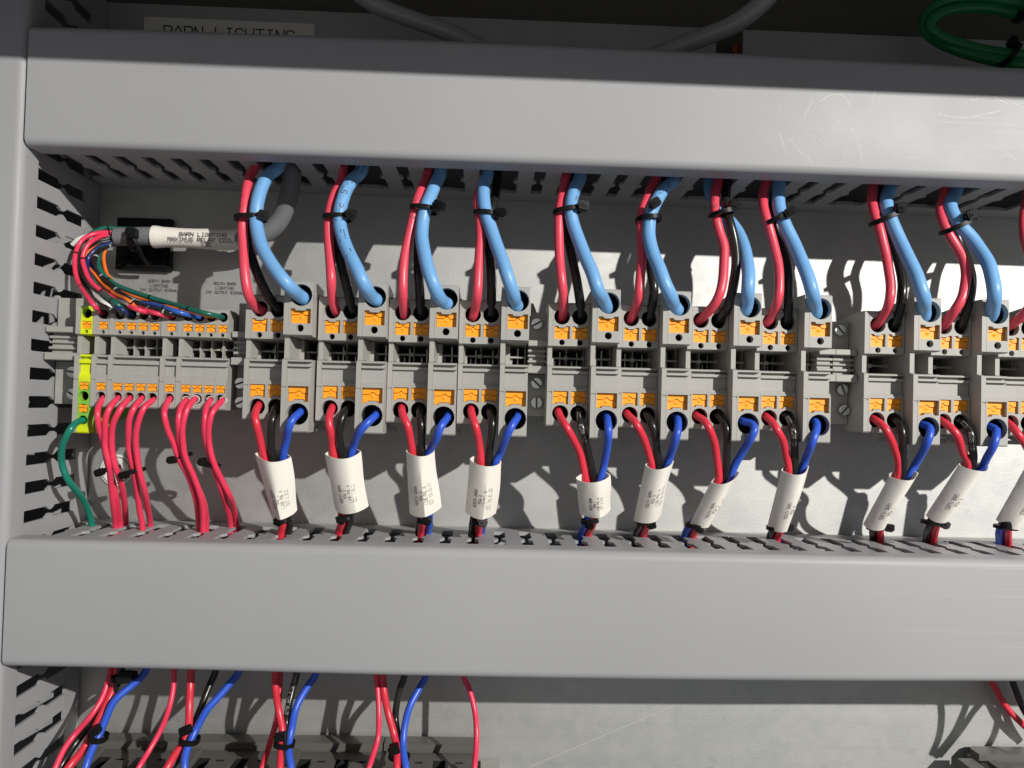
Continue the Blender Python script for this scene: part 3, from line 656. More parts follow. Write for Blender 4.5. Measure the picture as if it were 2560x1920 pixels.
# exit: wire offsets (px, dY) per colour below the sleeve, slot pixel
EX = [((708,1304),(704,1335),{'r':(-2,-2),'k':(16,0),'b':(4,3)}), ((860,1300),(850,1333),{'r':(-4,-2),'k':(14,0),'b':(2,3)}), ((1060,1300),(1056,1333),{'r':(-4,-2),'k':(-10,2),'b':(14,0)}), ((1200,1300),(1196,1335),{'r':(0,-2),'k':(-16,0),'b':(8,3)}),
      ((1476,1304),(1462,1338),{'r':(8,-2),'k':(4,3),'b':(-10,0)}), ((1610,1306),(1598,1340),{'r':(10,-2),'k':(-8,0),'b':(0,3)}), ((1735,1314),(1722,1342),{'r':(10,-2),'k':(4,3),'b':(-10,0)}), ((1940,1322),(1932,1346),{'r':(11,-2),'k':(-8,0),'b':(2,4)}),
      ((2192,1320),(2192,1350),{'r':(10,-2),'k':(-9,0),'b':(0,4)}), ((2334,1306),(2324,1354),{'r':(10,-2),'k':(-9,0),'b':(0,4)}), ((2512,1318),(2510,1360),{'r':(11,-2),'k':(0,4),'b':(-11,0)})]
for g in range(11):
    for key, cx_, cz_, yy_, lim in (('r', LG[g]+5.1-19.65, -5.2, -50, 1.3), ('k', LG[g]+5.1-11.5, -5.2, -50, 1.3), ('b', LG[g]+5.1, -8, -56, 2.4)):
        lst = LR[g]['rkb'.index(key)]; tx, ty = proj(Vector((cx_, yy_, cz_+zofs(cx_)))); ex_, ey_ = lst[0]; dx_, dy_ = ex_-tx, ey_-ty; k_ = min(1, lim*5.6/max(1e-6, math.hypot(dx_, dy_)))
        mvx, mvy = tx+dx_*k_-ex_, ty+dy_*k_-ey_
        for q_, f_ in ((0, 1.), (1, .5)): lst[q_] = (lst[q_][0]+mvx*f_, lst[q_][1]+mvy*f_)
for g in range(11):
    w = desc_where[g]; (ex, ey), (sx_, sy), offs = EX[g]; tl, tr, bl, br = SL[g]
    for key, m_, cn in (('r', M['red'], 'red wire'), ('k', M['black'], 'black wire'), ('b', M['dblue'], 'dark blue wire')):
        pts = list(LR[g]['rkb'.index(key)]); ox, oy = offs[key]
        tcx, hw_ = (tl[0]+tr[0])/2, (tr[0]-tl[0])/2
        lim_ = hw_-17 if key != 'k' else hw_
        pts[-1] = (max(tcx-lim_, min(tcx+lim_, pts[-1][0])), pts[-1][1]+4)
        mx, my = pts[-1][0]*.45+(ex+ox)*.55, (pts[-1][1]+ey)/2
        pts += [(mx, my), (ex+ox, ey), (sx_+ox, sy)]
        yb_ = PZ(sx_, sy, ZT2-1.6).y
        ys = [(0,-48.5 if key != 'b' else -54),(.12,-55 if key != 'b' else -61),(.38,-48.6),(.8,-41+oy),(1,yb_+oy)]
        pr = None
        if key == 'k' and g in (4,7,9): pr = [('AWG 600V AWG 10', 2.0, 6, -.25, 'whiteink')]
        wire('load_wire', pts, ys, 1.72, m_, cn+' hanging below the '+w+' in its white sleeve', {'r':'red','k':'black','b':'dark blue'}[key]+' wires through the white sleeves', pre=[(0,9,2.5)], post=[(0,2,-14)], print_=pr)

# ------------------------------------------------------------------ white sleeves
SLT = ['NORTH BARN\nROW 1\nLINE-PNL A\nCCT 1,3,5', 'NORTH BARN\nROW 2\nLINE-PNL A\nCCT 7,9,11', 'NORTH BARN\nROW 3\nLINE-PNL A\nCCT 13,15,17', 'NORTH BARN\nROW 4\nLINE-PNL A\nCCT 19,21,23',
       'SOUTH BARN\nROW 1\nLINE-PNL A\nCCT 2,4,6', 'SOUTH BARN\nROW 2\nLINE-PNL A\nCCT 8,10,12', 'SOUTH BARN\nROW 3\nLINE-PNL A', 'SOUTH BARN\nROW 4\nLINE-PNL A', 'NORTH BARN\nROW 1\nLINE-PNL A', 'NORTH BARN\nROW 2\nLINE-PNL A', 'NORTH BARN\nROW 3']
STX = [(.66,.03,1),(.64,.0,1),(.65,.0,1),(.63,.0,1),(.62,.0,.78),(.55,.15,.95),(.60,.25,.95),(.62,.35,.95),(.62,.2,1),(.60,.25,1),(.6,.2,1)]  # along, across shift, size
def sleeve(g):
    tl, tr, bl, br = SL[g]; Yt, Yb = -50., -41.5
    TL, TR, BL, BR = P(*tl, Yt), P(*tr, Yt), P(*bl, Yb), P(*br, Yb)
    tw = [0, 0, 0, 0, 0, -.25, -.35, -.35, -.45, -.5, -.4][g]
    cur = P((tl[0]+bl[0])/2, (tl[1]+bl[1])/2, (Yt+Yb)/2)
    def surf(t, a, d=0.):       # a: angle round, 0 = right edge, pi/2 = front
        L_, R_ = TL.lerp(BL, t), TR.lerp(BR, t); c = (L_+R_)/2; e = (R_-L_)/2; e2 = e.normalized()*(e.length+d)
        T = (5.7+.1*t)+d; ca, sa = math.cos(a), math.sin(a)
        fold = (1-abs(ca)) ** (.9+.3*math.sin(g)) if g % 2 == 0 else math.sqrt(max(0, 1-ca*ca))*.9+.1*(1-abs(ca))
        sg = 1 if sa >= 0 else -1
        xf = [-.12, .35, .05, .15, .12, .5, .55, .5, .5, .5, .5][g]; roof = (ca+1)/(xf+1) if ca < xf else (1-ca)/(1-xf)
        rw = (.25+.75*t) if g in (0, 2, 3, 4) else .25+.3*t
        if sg < 0: rw = 0
        lens = 1-abs(ca)**1.9
        q = c+e2*ca+Vector((0, -1, 0))*T*(lens*(1-rw)+(roof*1.12*.8+lens*.2)*rw)*sg
        q += Vector((0, tw*ca*3.5, 0))
        axis = (BL+BR-TL-TR).normalized()
        q += axis*(2.5*sa*(abs(sa)**.5))+axis*(.35*math.sin(3*a+g)*(1 if t > .5 else -1)*abs(t-.5))
        q.x += .35*math.sin(t*5+g*1.7)*(.5+.5*ca)
        return q
    N = 36; rows = [[surf(k/14, 2*math.pi*j/N) for j in range(N)] for k in range(15)]
    inn = [[surf(k/14, 2*math.pi*j/N, -.4) for j in range(N)] for k in range(14, -1, -1)]
    m_ = MB(); m_.grid(rows+inn+[rows[0]], True)
    org = (TL+TR)/2
    o = link('marker_sleeve', m_.mesh('marker_sleeve', M['sleeve'], 'auto', off=org, merge=True), None, org)
    lab = ['leftmost white sleeve, printed North Barn Row 1 and CCT 1,3,5','broad white sleeve second from the left, printed North Barn Row 2','white sleeve third from the left, printed Row 3 and CCT 13,15,17','white sleeve below the fourth set, printed North Barn Row 4',
           'short wide white sleeve printed South Barn Row 1','white sleeve printed South Barn Row 2, leaning left','narrow slanted white sleeve printed South Barn Row 3','slanted white sleeve printed South Barn Row 4',
           'slanted white sleeve printed North Barn Row 1, right of the wide gap','slanted white sleeve with a brown speck, printed North Barn Row 2','white sleeve cut off by the right edge of the picture'][g]
    tag(o, lab, 'wire marker sleeve', 'white marker sleeves on the wire bundles')
    ln = ((TL+TR)/2-(BL+BR)/2).length; wd = (TR-TL).length*.5+(BR-BL).length*.5; tp, sh, sz = STX[g]
    def fn(u, v):               # text runs upwards: u along -t, v across to the left
        t = tp-u/ln; x = sh-v*2/wd*.98; x = max(-.97, min(.97, x)); a = math.acos(x)
        q = surf(t, a, .07); return q
    mapped_text('printed_text', SLT[g], .88*sz, fn, M['ink'], o, off=org, cap=1.4*sz, pitch=2.1*sz, wt=.14)
    return o
for g in range(11): sleeve(g)

# ------------------------------------------------------------------ cable ties
def tie(l, r, Yc, dep, head, hY, label, group, bw=2.2, hs=1.0, hrot=0, tail=None):
    A0, A1 = P(*l, Yc), P(*r, Yc); c = (A0+A1)/2; e = (A1-A0)/2; n_ = Vector((-e.z, 0, e.x)).normalized()
    root = empty('cable_tie', c); tag(root, label, 'cable tie', group)
    m_ = MB(); rows = []; N = 32
    for k in range(N):
        a = 2*math.pi*k/N; ca, sa = math.cos(a), math.sin(a)
        cs = math.copysign(abs(ca)**.8, ca); ss = math.copysign(abs(sa)**.8, sa)
        p_ = e*cs+Vector((0,-1,0))*dep*ss; o_ = (e.normalized()*ca+Vector((0,-1,0))*sa)*.45
        rows.append([p_-o_-n_*bw/2, p_+o_-n_*bw*.42, p_+o_+n_*bw*.42, p_-o_+n_*bw/2])
    m_.grid(rows+[rows[0]], True)
    link('strap', m_.mesh('strap', M['tie'], 'auto', merge=True), root)
    hp = P(*head, hY)-c; b = MB(); w, h_, d_ = 2.3*hs, 2.0*hs, 1.8*hs; ch = .6
    b.prism([(-w+ch,-h_),(w-ch,-h_),(w,-h_+ch),(w,h_-ch),(w-ch,h_),(-w+ch,h_),(-w,h_-ch),(-w,-h_+ch)], -d_, d_)
    b.prism([(-w*.62,-h_*.62),(w*.62,-h_*.62),(w*.7,h_*.1),(w*.62,h_*.62),(-w*.62,h_*.62),(-w*.7,-h_*.1)], -d_-.35, -d_)
    b.prism([(-w*.95,-h_*.2),(-w*1.35,-h_*.28),(-w*1.35,h_*.28),(-w*.95,h_*.2)], -d_*.6, d_*.6)
    b.box(-w*.30, w*.30, -d_-.9, -d_, -h_*.25, h_*.15)
    hd = link('head', b.mesh('head', M['tie']), root, hp)
    hd.rotation_euler = (random.uniform(-.3,.3), math.radians(hrot), random.uniform(-.35,.35))
    if tail:
        q = [hp, hp+Vector(tail)*.5, hp+Vector(tail)]
        t_, _ = tube(q, .8, n=6, seg=6); link('tail', t_.mesh('tail', M['tie'], True), root)
    return root
UT = [((590,547),(664,545),(659,538),-56,8), ((810,545),(880,545),(878,534),-57,5), ((1027,520),(1096,528),(1098,514),-58,18), ((1185,534),(1250,540),(1252,532),-57,5), ((1385,532),(1456,522),(1458,515),-57,8),
      ((1592,550),(1650,548),(1637,508),-60,-38), ((1777,540),(1834,528),(1836,514),-55,-8), ((1913,560),(1975,535),(1974,532),-57,-28), ((2180,560),(2250,530),(2252,518),-57,-14), ((2357,582),(2430,548),(2427,536),-57,-28), ((2566,570),(2640,550),(2640,545),-57,-20)]
for g, (l, r, h, hy, rot) in enumerate(UT):
    tie(l, r, -50.5, 6.4 if g != 5 else 7.5, h, hy, 'black cable tie round the three wires above the '+desc_where[g], 'cable ties on the upper bundles', hrot=rot)
LT = [((692,1302),(728,1296),(697,1304),-43,20), ((846,1300),(884,1290),(852,1300),-44,25), ((1046,1302),(1078,1298),(1066,1303),-45,25), ((1180,1304),(1216,1304),(1207,1308),-45,20), ((1453,1304),(1494,1300),(1475,1312),-45,15), ((1592,1306),(1636,1304),(1630,1314),-43,-20),
      ((1716,1312),(1756,1314),(1747,1322),-44,10), ((1920,1320),(1972,1318),(1971,1318),-42,5), ((2172,1320),(2214,1316),(2224,1320),-42,3), ((2308,1304),(2352,1310),(2362,1312),-43,25), ((2492,1316),(2536,1320),(2515,1314),-46,5)]
for g, (l, r, h, hy, rot) in enumerate(LT):
    tie(l, r, -39.5, 4.6, h, hy, 'black cable tie under the white sleeve of the '+desc_where[g], 'cable ties under the sleeves', hrot=rot, hs=.82, bw=2.0)

# ------------------------------------------------------------------ left signal wires (lower, bright red)
SG = [
 [(259,994),(248,1014),(245,1036),(249,1070),(257,1102),(269,1160),(282,1200),(290,1240),(296,1280),(301,1318)],
 [(297,994),(276,1018),(264,1050),(261,1085),(263,1117),(271,1160),(277,1204),(284,1262),(289,1320)],
 [(326,994),(302,1020),(284,1056),(279,1090),(281,1131),(289,1170),(303,1210),(313,1262),(315,1312)],
 [(357,994),(336,1020),(324,1050),(321,1085),(322,1120),(333,1175),(344,1233),(350,1280),(357,1325)],
 [(387,998),(362,1018),(345,1050),(339,1085),(340,1120),(347,1175),(362,1233),(370,1275),(376,1316)],
 [(427,995),(415,1012),(412,1036),(420,1075),(434,1108),(448,1146),(469,1189),(490,1247),(496,1285),(498,1326)],
 [(468,998),(452,1018),(446,1050),(447,1080),(451,1105),(460,1146),(478,1189),(503,1240),(514,1280),(516,1322)],
 [(491,994),(472,1016),(460,1045),(456,1075),(457,1105),(463,1140),(484,1190),(500,1240),(506,1280),(507,1330)],
 [(529,998),(517,1016),(511,1045),(511,1080),(518,1117),(529,1152),(541,1189),(557,1233),(568,1275),(577,1318)],
 [(560,998),(540,1016),(527,1040),(521,1075),(522,1105),(532,1152),(553,1200),(574,1240),(586,1275),(592,1316)]]
for i, pts in enumerate(SG):
    ye = PZ(*pts[-1], ZT2-1.6).y
    front = i in (1, 2, 4, 7, 9)
    ys = [(0,-45),(.12,-53),(.5,-47 if front else -44.6),(.72,-40 if front else -37.5),(1,ye)]
    wire('signal_wire', pts, ys, 1.32, M['pink'], 'thin bright red wire below the terminal '+SN[i+1], 'bright red signal wires into the lower duct', pre=[(0,6,.5)], post=[(0,1,-14)], seg=12)
pts = [(211,1050),(196,1054),(180,1067),(165,1088),(154,1122),(153,1160),(170,1201),(199,1236),(219,1270),(230,1315)]
wire('ground_wire', pts, [(0,-45),(.15,-53),(.5,-46),(1,PZ(230,1315,ZT2-1.6).y)], 1.45, M['green'], 'teal green wire curving from the earth terminal down into the lower duct', None, pre=[(0,6,.5)], post=[(0,1,-14)])
STI = [((246,1180),(297,1166),(249,1181),-46,'first pair of ties from the left, on three red wires'),((300,1186),(361,1172),(311,1188),-46,'on the second red group, right of the white plug'),((428,1148),(477,1134),(430,1150),-47,'on the third red group, highest of the four'),((503,1158),(548,1166),(506,1154),-46,'on the fourth red group with an open square head')]
for l, r, h, hy, lb in STI:
    tie(l, r, -42.5, 3.6, h, hy, 'black cable tie '+lb, 'cable ties on the thin red wires', hrot=-12, hs=.78, bw=1.9)
# ferrules at two of the holes
for k, (px, py) in enumerate(((466,1000),(489,998),(527,1000),(558,1001))):
    p_ = P(px, py, -46.5); m_ = MB(); N = 16
    m_.grid([[(rr*math.cos(2*math.pi*q/N), yy, rr*math.sin(2*math.pi*q/N)) for q in range(N)] for rr, yy in ((1.75,.8),(1.75,-.3),(1.45,-.3),(1.45,.8))], True)
    o = link('wire_ferrule', m_.mesh('wire_ferrule', M['white'], 'auto'), None, p_); tag(o, 'white ferrule on the red wire of the terminal '+SN[k+7], 'ferrule', 'white ferrules')

# ------------------------------------------------------------------ multicore cable at the left and its cores
cab = [(728,400),(728,440),(722,490),(708,535),(686,566),(655,586),(610,597),(560,599),(500,597),(440,593),(380,591),(330,591),(290,592)]
o, cpath = wire('multicore_cable', cab, [(0,-34),(.3,-24),(.55,-20),(1,-21)], 4.4, M['cable'], 'thick grey multicore cable bending down from the duct behind the first bundle', None, pre=[(0,4,16)], cat='cable', seg=20)
lsl = [(612,597),(560,599),(500,597),(440,594),(385,592)]
pl_ = [P(x, y, -20.5) for x, y in lsl]
m_, spath = tube(pl_, 4.85, n=20, seg=24, caps=False, rfun=lambda t: 4.9+.25*math.sin(t*7)+.3*(t > .93))
org = spath[0]
o = link('marker_sleeve', m_.mesh('marker_sleeve', M['sleeve'], True, off=org), None, org); tag(o, 'white sleeve on the grey cable printed Barn Lighting, 12C', 'wire marker sleeve')
def csl(body, size, cx, vv):
    c0 = P(cx, 596, -20.5)
    def fn(u, v):
        a = (v+vv)/4.95; return Vector((c0.x+u, c0.y-5.32*math.cos(a), c0.z-.4+5.32*math.sin(a)))
    mapped_text('printed_text', body, size, fn, M['ink'], o, off=org, cap=1.65, wt=.27)
csl('BARN LIGHTING', 1.72, 517, 1.1); csl('MAXIMUS RELAY COIL', 1.72, 512, -1.3); csl('12C', 1.72, 524, -3.6)
# mounting base under it
a = P(299,548,0); b_ = P(436,680,0); cxm, czm = (a.x+b_.x)/2, (a.z+b_.z)/2; w2, h2 = 13.4, 13.0
root = empty('tie_mount', (cxm,0,czm)); tag(root, 'square black adhesive mount holding the grey cable on the panel', 'cable tie mount')
m_ = MB(); m_.prism([(-w2,-h2),(w2,-h2),(w2,h2),(-w2,h2)], -4.0, -.6); m_.prism([(-w2+1.2,-h2+1.2),(w2-1.2,-h2+1.2),(w2-1.2,h2-1.2),(-w2+1.2,h2-1.2)], -4.6, -4.0)
m_.prism([(-9,-7),(9,-7),(8,-2),(-8,-2)], -7, -4.6); m_.prism([(-9,3),(9,3),(8,7),(-8,7)], -7, -4.6); m_.prism([(-2,-9),(2,-9),(2,9),(-2,9)], -8.5, -4.6)
for s_ in (-1, 1):
    t_, _ = tube([(s_*2.5,-5,-6.5),(s_*5.5,-7,-5),(s_*6.5,-8,-3)], .8, n=8, seg=8); m_.add(t_)
link('plate', m_.mesh('plate', M['tie'], 'auto'), root)
rt = empty('cable_tie', P(335,600,-21)); tag(rt, 'black cable tie with a hanging tail round the grey cable on its mount', 'cable tie')
c_ = P(335,600,-21); m_ = MB(); rows = []
for k in range(28):
    a_ = 2*math.pi*k/28; p_ = Vector((.0, -5.2*math.cos(a_), 5.2*math.sin(a_))); rows.append([p_*.93+Vector((-1.2,0,0)), p_*1.06+Vector((-1.1,0,0)), p_*1.06+Vector((1.1,0,0)), p_*.93+Vector((1.2,0,0))])
m_.grid(rows+[rows[0]], True); link('strap', m_.mesh('strap', M['tie'], 'auto', merge=True), rt)
b = MB(); b.prism([(-2.4,-1.6),(-1.6,-2.4),(1.6,-2.4),(2.4,-1.6),(2.4,1.6),(1.6,2.4),(-1.6,2.4),(-2.4,1.6)], -2, 2); b.prism([(-1.1,-1.1),(1.1,-1.1),(1.1,1.1),(-1.1,1.1)], -2.5, -2)
hd = link('head', b.mesh('head', M['tie']), rt, P(330,583,-27)-c_)
t_, _ = tube([P(330,590,-27)-c_, P(345,620,-25)-c_, P(358,645,-18)-c_, P(372,662,-12)-c_], 1.0, n=12, seg=8); link('tail', t_.mesh('tail', M['tie'], True), rt)

CORES = [
 ('red', 'pink', 1.05, [(292,581),(262,580),(237,584),(214,594),(198,612),(189,640),(188,675),(197,708),(215,739),(236,765),(255,782)], -30, 'outer red core ending in the small terminal beside the earth terminal'),
 ('red', 'pink', 1.05, [(292,585),(268,588),(247,594),(228,606),(213,622),(207,645),(211,670),(220,695),(240,716),(268,737),(300,755),(335,770),(358,779),(384,784)], -34, 'front red core sweeping to the last terminal of the left four'),
 ('red', 'pink', 1.0, [(292,590),(262,600),(236,622),(224,650),(236,690),(270,728),(320,758),(372,778),(405,788),(428,794)], -22, 'red core ending in the terminal standing alone'),
 ('blue', 'mblue', 1.1, [(292,598),(266,602),(244,612),(228,626),(221,645),(224,660),(237,682),(258,706),(282,728),(310,748),(350,758),(389,764),(440,780),(494,793)], -27, 'blue core ending in the second terminal of the right four'),
 ('orange', 'worange', .85, [(292,603),(262,610),(232,622),(212,640),(214,660),(237,686),(262,714),(290,737),(322,752),(352,782)], -27.5, 'upper orange core running inside the bend of the bundle'),
 ('orange', 'worange', .85, [(292,606),(272,612),(262,625),(258,650),(270,690),(300,722),(330,738),(366,749),(440,770),(500,785),(526,793)], -27, 'lower orange core ending in the third terminal of the right four'),
 ('green', 'dgreen', 1.15, [(292,602),(272,608),(256,620),(247,642),(248,668),(262,692),(290,712),(330,729),(372,742),(420,757),(470,772),(520,785),(556,793)], -34, 'green core on top, ending in the last terminal of the right four'),
 ('green', 'dgreen', 1.15, [(292,572),(268,570),(248,574),(228,584),(214,600),(208,630),(220,680),(250,725),(290,757),(324,784)], -25, 'green core bulging over the top of the bundle beside the grey cable end'),
 ('white', 'white', 1.1, [(292,594),(270,593),(250,600),(226,612),(206,640),(206,690),(224,730),(262,757),(300,784)], -25, 'white core at the back of the bundle'),
 ('black', 'black', 1.15, [(292,608),(262,618),(242,634),(238,660),(253,688),(279,714),(313,741),(359,766),(412,781),(470,792)], -33.5, 'black core with white bands ending in the first terminal of the right four'),
 ('black', 'black', 1.05, [(292,600),(250,608),(222,620),(204,640),(200,670),(206,705),(224,733),(250,757),(276,775),(296,785)], -26, 'black core ending in the first terminal of the left four'),
 ('navy', 'navy', 1.1, [(292,606),(256,614),(232,630),(218,655),(226,695),(250,733),(285,760),(310,777),(328,786)], -29, 'dark navy core ending in the second terminal of the left four'),
 ('grey', 'wgrey', .8, [(292,588),(240,598),(212,615),(199,645),(205,685),(232,722),(272,745),(310,758),(350,782)], -28.5, 'thin grey core beside the front red core'),
]
wire('cable_core', [(292,592),(262,590),(240,586),(215,590),(196,600),(180,612)], [(0,-21),(1,-24)], 1.1, M['white'], 'short white core bent back to the left behind the red cores', 'coloured cores of the grey cable', seg=10)
for nm, m_, r, pts, yy, lb in CORES:
    o, path = wire('cable_core', pts, [(0,-21),(.25,yy),(.6,yy-7),(.9,-54),(1,-45)], r, M[m_], 'thin '+lb, 'coloured cores of the grey cable', pre=[(8,0,0)], post=[(.3,6,-.3)], seg=10)
    if nm in ('green','orange','blue','red') or 'white bands' in lb:
        L = len(path); bm_ = MB(); js = range(7, L-3, 13 if nm != 'black' else 7)
        for j in js:
            t_, _ = tube([path[j], path[j].lerp(path[j+1], .5)], r+.06, n=2, seg=10, caps=False); bm_.add(t_)
        link('marking_band', bm_.mesh('marking_band', M['whiteink' if nm == 'black' else 'tie'], True, off=path[0]), o)

# ------------------------------------------------------------------ labels on the panel
p0 = P(361,42,-.4); p1 = P(787,57,-.4)
root = empty('name_plate', (p0.x,0,p0.z)); tag(root, 'beige strip label printed Barn Lighting, half hidden above the upper duct', 'label')
m_ = MB(); m_.prism([(0,-16),(p1.x-p0.x,-16),(p1.x-p0.x,0),(0,0)], -.55, -.35); link('strip', m_.mesh('strip', M['sticker']), root)
tz = P(570,72,-.5).z-p0.z
def fl(ox, oz, y): return lambda u, v: (ox+u, y, oz+v)
mapped_text('printed_text', 'BARN LIGHTING', 5.15, fl((p1.x-p0.x)/2+.0, -7.3, -.6), M['ink'], root, cap=6.2, wt=.75)
for (px, py, tx, lb) in ((398,714,'NORTH BARN\nLIGHTING\n24V OUTPUT SIGNAL','left faded panel print reading North Barn Lighting 24V output signal'),(562,720,'SOUTH BARN\nLIGHTING\n24V OUTPUT SIGNAL','right faded panel print reading South Barn Lighting 24V output signal')):
    q = P(px, py, -.3); vs, fs = stroke_text(tx, 1.13, cap=1.35, pitch=2.25, wt=.2)
    m_ = MB(); m_.v = [(a, -.35, b) for a, b in vs]; m_.f = fs; m_.m = [0]*len(fs)
    o = link('panel_label', m_.mesh('panel_label', M['fadeink']), None, (q.x,0,q.z)); tag(o, lb, 'label', 'faded labels on the panel')
a_, b_ = P(1712,1752,-.05), P(1322,1918,-.05); dn = Vector((b_.z-a_.z, 0, -(b_.x-a_.x))).normalized()*.2
m_ = MB(); m_.face([a_-dn, b_-dn, b_+dn, a_+dn]); o = link('scribed_line', m_.mesh('scribed_line', M['scuff'])); o.parent = bpy.data.objects['back_panel']
# white plug
q = P(293,1175,0); root = empty('panel_plug', (q.x,0,q.z)); tag(root, 'round white plug on the panel behind the thin red wires', 'plug')
def disc(r, y0, y1, m_=None):
    m_ = m_ or MB(); m_.prism([(r*math.cos(2*math.pi*k/32), r*math.sin(2*math.pi*k/32)) for k in range(32)], y0, y1); return m_
link('disc', disc(7.9,-1.2,-.1).mesh('disc', M['discw']), root); link('ring', disc(6.9,-1.5,-1.2).mesh('ring', M['wgrey']), root); link('cap', disc(6.5,-2.2,-1.5).mesh('cap', M['discw']), root)

# ------------------------------------------------------------------ above the upper duct
wire('conduit_cable', [(860,-60),(905,-10),(960,22),(1040,52),(1100,74),(1160,98),(1230,140)], [(0,-38),(1,-22)], 4.0, M['conduit'], 'dark grey cable running down to the right behind the upper duct, left one', 'grey cables above the upper duct', cat='cable', seg=18)
wire('conduit_cable', [(1960,-60),(1917,-6),(1875,32),(1826,64),(1761,93),(1696,116),(1620,150)], [(0,-45),(1,-24)], 4.4, M['conduit'], 'shiny grey cable curving down to the left behind the upper duct', 'grey cables above the upper duct', cat='cable', seg=18)
q = P(1841,128,10); o = link('copper_lug', disc(3.4,-3,3).mesh('copper_lug', M['copper'], 'auto'), None, (q.x,10,q.z)); tag(o, 'small round copper lug in the dark gap behind the upper duct', 'lug')
GA = [(2640,20),(2556,38),(2475,22),(2395,22),(2345,36),(2323,60),(2345,88),(2400,110),(2470,128),(2556,138),(2660,150)]
GB = [(2640,-12),(2556,8),(2470,-6),(2390,-2),(2336,18),(2312,50),(2320,84),(2362,112),(2420,134),(2490,152),(2560,164),(2660,176)]
wire('ground_cable', GA, [(0,-30),(.5,-24),(1,-42)], 2.6, M['coilgreen'], 'inner turn of the green earth cable coiled at the top right', 'coiled green cables', cat='cable')
wire('ground_cable', GB, [(0,-33),(.5,-20),(1,-45)], 2.8, M['coilgreen'], 'outer turn of the green earth cable coiled at the top right', 'coiled green cables', cat='cable')
tie((2508,160),(2540,112), -40, 5.2, (2530,104), -45, 'black cable tie on the lower side of the green cable coil', 'cable ties on the green coil', hrot=-55, hs=.9, bw=2.6)
tie((2548,52),(2562,-6), -33, 5.2, (2550,40), -40, 'black cable tie on the upper side of the green cable coil', 'cable ties on the green coil', hrot=-70, hs=.9, bw=2.6)

# ------------------------------------------------------------------ below the lower duct
BW = [
 ('red', .0, 1.25, 'pink', [(278,1668),(268,1710),(254,1748),(226,1790),(190,1832),(160,1874),(136,1925),(128,1950)], -44, 'thin bright red wire, first at the bottom left, running far left'),
 ('black', .0, 1.75, 'black', [(304,1668),(292,1712),(266,1752),(228,1806),(190,1856),(154,1912),(135,1950)], -38, 'black wire at the bottom left in the first bundle'),
 ('red', .0, 1.75, 'red', [(292,1690),(280,1730),(259,1776),(240,1816),(222,1848),(205,1876),(178,1912),(150,1950)], -42, 'red wire at the bottom left in the first bundle'),
 ('blue', .0, 1.65, 'dblue', [(368,1668),(340,1703),(290,1748),(265,1794),(246,1842),(228,1878),(214,1916),(205,1950)], -42, 'dark blue wire at the bottom left in the first bundle'),
 ('red', .0, 1.22, 'pink', [(435,1672),(434,1719),(423,1770),(404,1820),(375,1874),(348,1918),(330,1950)], -40, 'thin bright red wire hanging alone before the second bottom bundle'),
 ('red', .0, 1.7, 'red', [(478,1672),(476,1720),(474,1765),(470,1822),(458,1858),(438,1886),(418,1919),(400,1950)], -42, 'red wire in the second bottom bundle'),
 ('black', .0, 1.6, 'black', [(540,1672),(528,1705),(512,1746),(492,1794),(474,1835),(455,1870),(430,1915)], -36, 'black wire in the second bottom bundle'),
 ('blue', .0, 1.65, 'dblue', [(600,1672),(578,1704),(548,1740),(517,1772),(493,1818),(476,1855),(464,1886),(460,1919),(460,1950)], -42, 'dark blue wire in the second bottom bundle'),
 ('red', .0, 1.65, 'red', [(688,1680),(690,1725),(696,1776),(707,1830),(704,1867),(700,1919),(698,1950)], -43, 'front red wire in the third bottom bundle'),
 ('red', .0, 1.4, 'red', [(700,1690),(697,1740),(692,1794),(678,1850),(655,1918),(645,1950)], -33, 'rear red wire in the third bottom bundle, in shade'),
 ('black', .0, 1.6, 'black', [(742,1680),(732,1720),(722,1761),(715,1808),(712,1850),(708,1915)], -40, 'black wire with white print in the third bottom bundle'),
 ('blue', .0, 1.65, 'dblue', [(790,1682),(772,1710),(750,1750),(737,1778),(728,1822),(722,1855),(722,1886),(728,1919),(732,1950)], -42, 'dark blue wire in the third bottom bundle'),
 ('red', .0, 1.25, 'pink', [(940,1685),(944,1730),(948,1790),(945,1843),(935,1882),(921,1921),(912,1950)], -41, 'thin bright red wire at the left of the fourth bottom bundle'),
 ('red', .0, 1.65, 'red', [(957,1685),(961,1735),(970,1785),(985,1835),(993,1870),(991,1921),(990,1950)], -42, 'red wire in the fourth bottom bundle'),
 ('black', .0, 1.55, 'black', [(1012,1686),(1001,1720),(992,1765),(990,1800),(994,1840),(1000,1900)], -37, 'black wire in the fourth bottom bundle'),
 ('blue', .0, 1.6, 'dblue', [(1066,1686),(1050,1720),(1026,1765),(1012,1812),(1008,1855),(1010,1888),(1016,1921),(1020,1950)], -42, 'dark blue wire in the fourth bottom bundle'),
 ('red', .0, 1.3, 'pink', [(1158,1685),(1172,1722),(1187,1775),(1192,1820),(1190,1867),(1187,1921),(1186,1950)], -34, 'thin bright red wire hanging alone at the right of the bottom row'),
 ('red', .0, 1.6, 'red', [(2475,1692),(2490,1722),(2512,1762),(2540,1796),(2575,1828),(2600,1845)], -5, 'red wire coming out of the lower duct at the bottom right corner'),
 ('black', .0, 1.6, 'black', [(2530,1692),(2541,1728),(2556,1768),(2580,1810),(2610,1850)], -6, 'black wire coming out of the lower duct at the bottom right corner'),
]
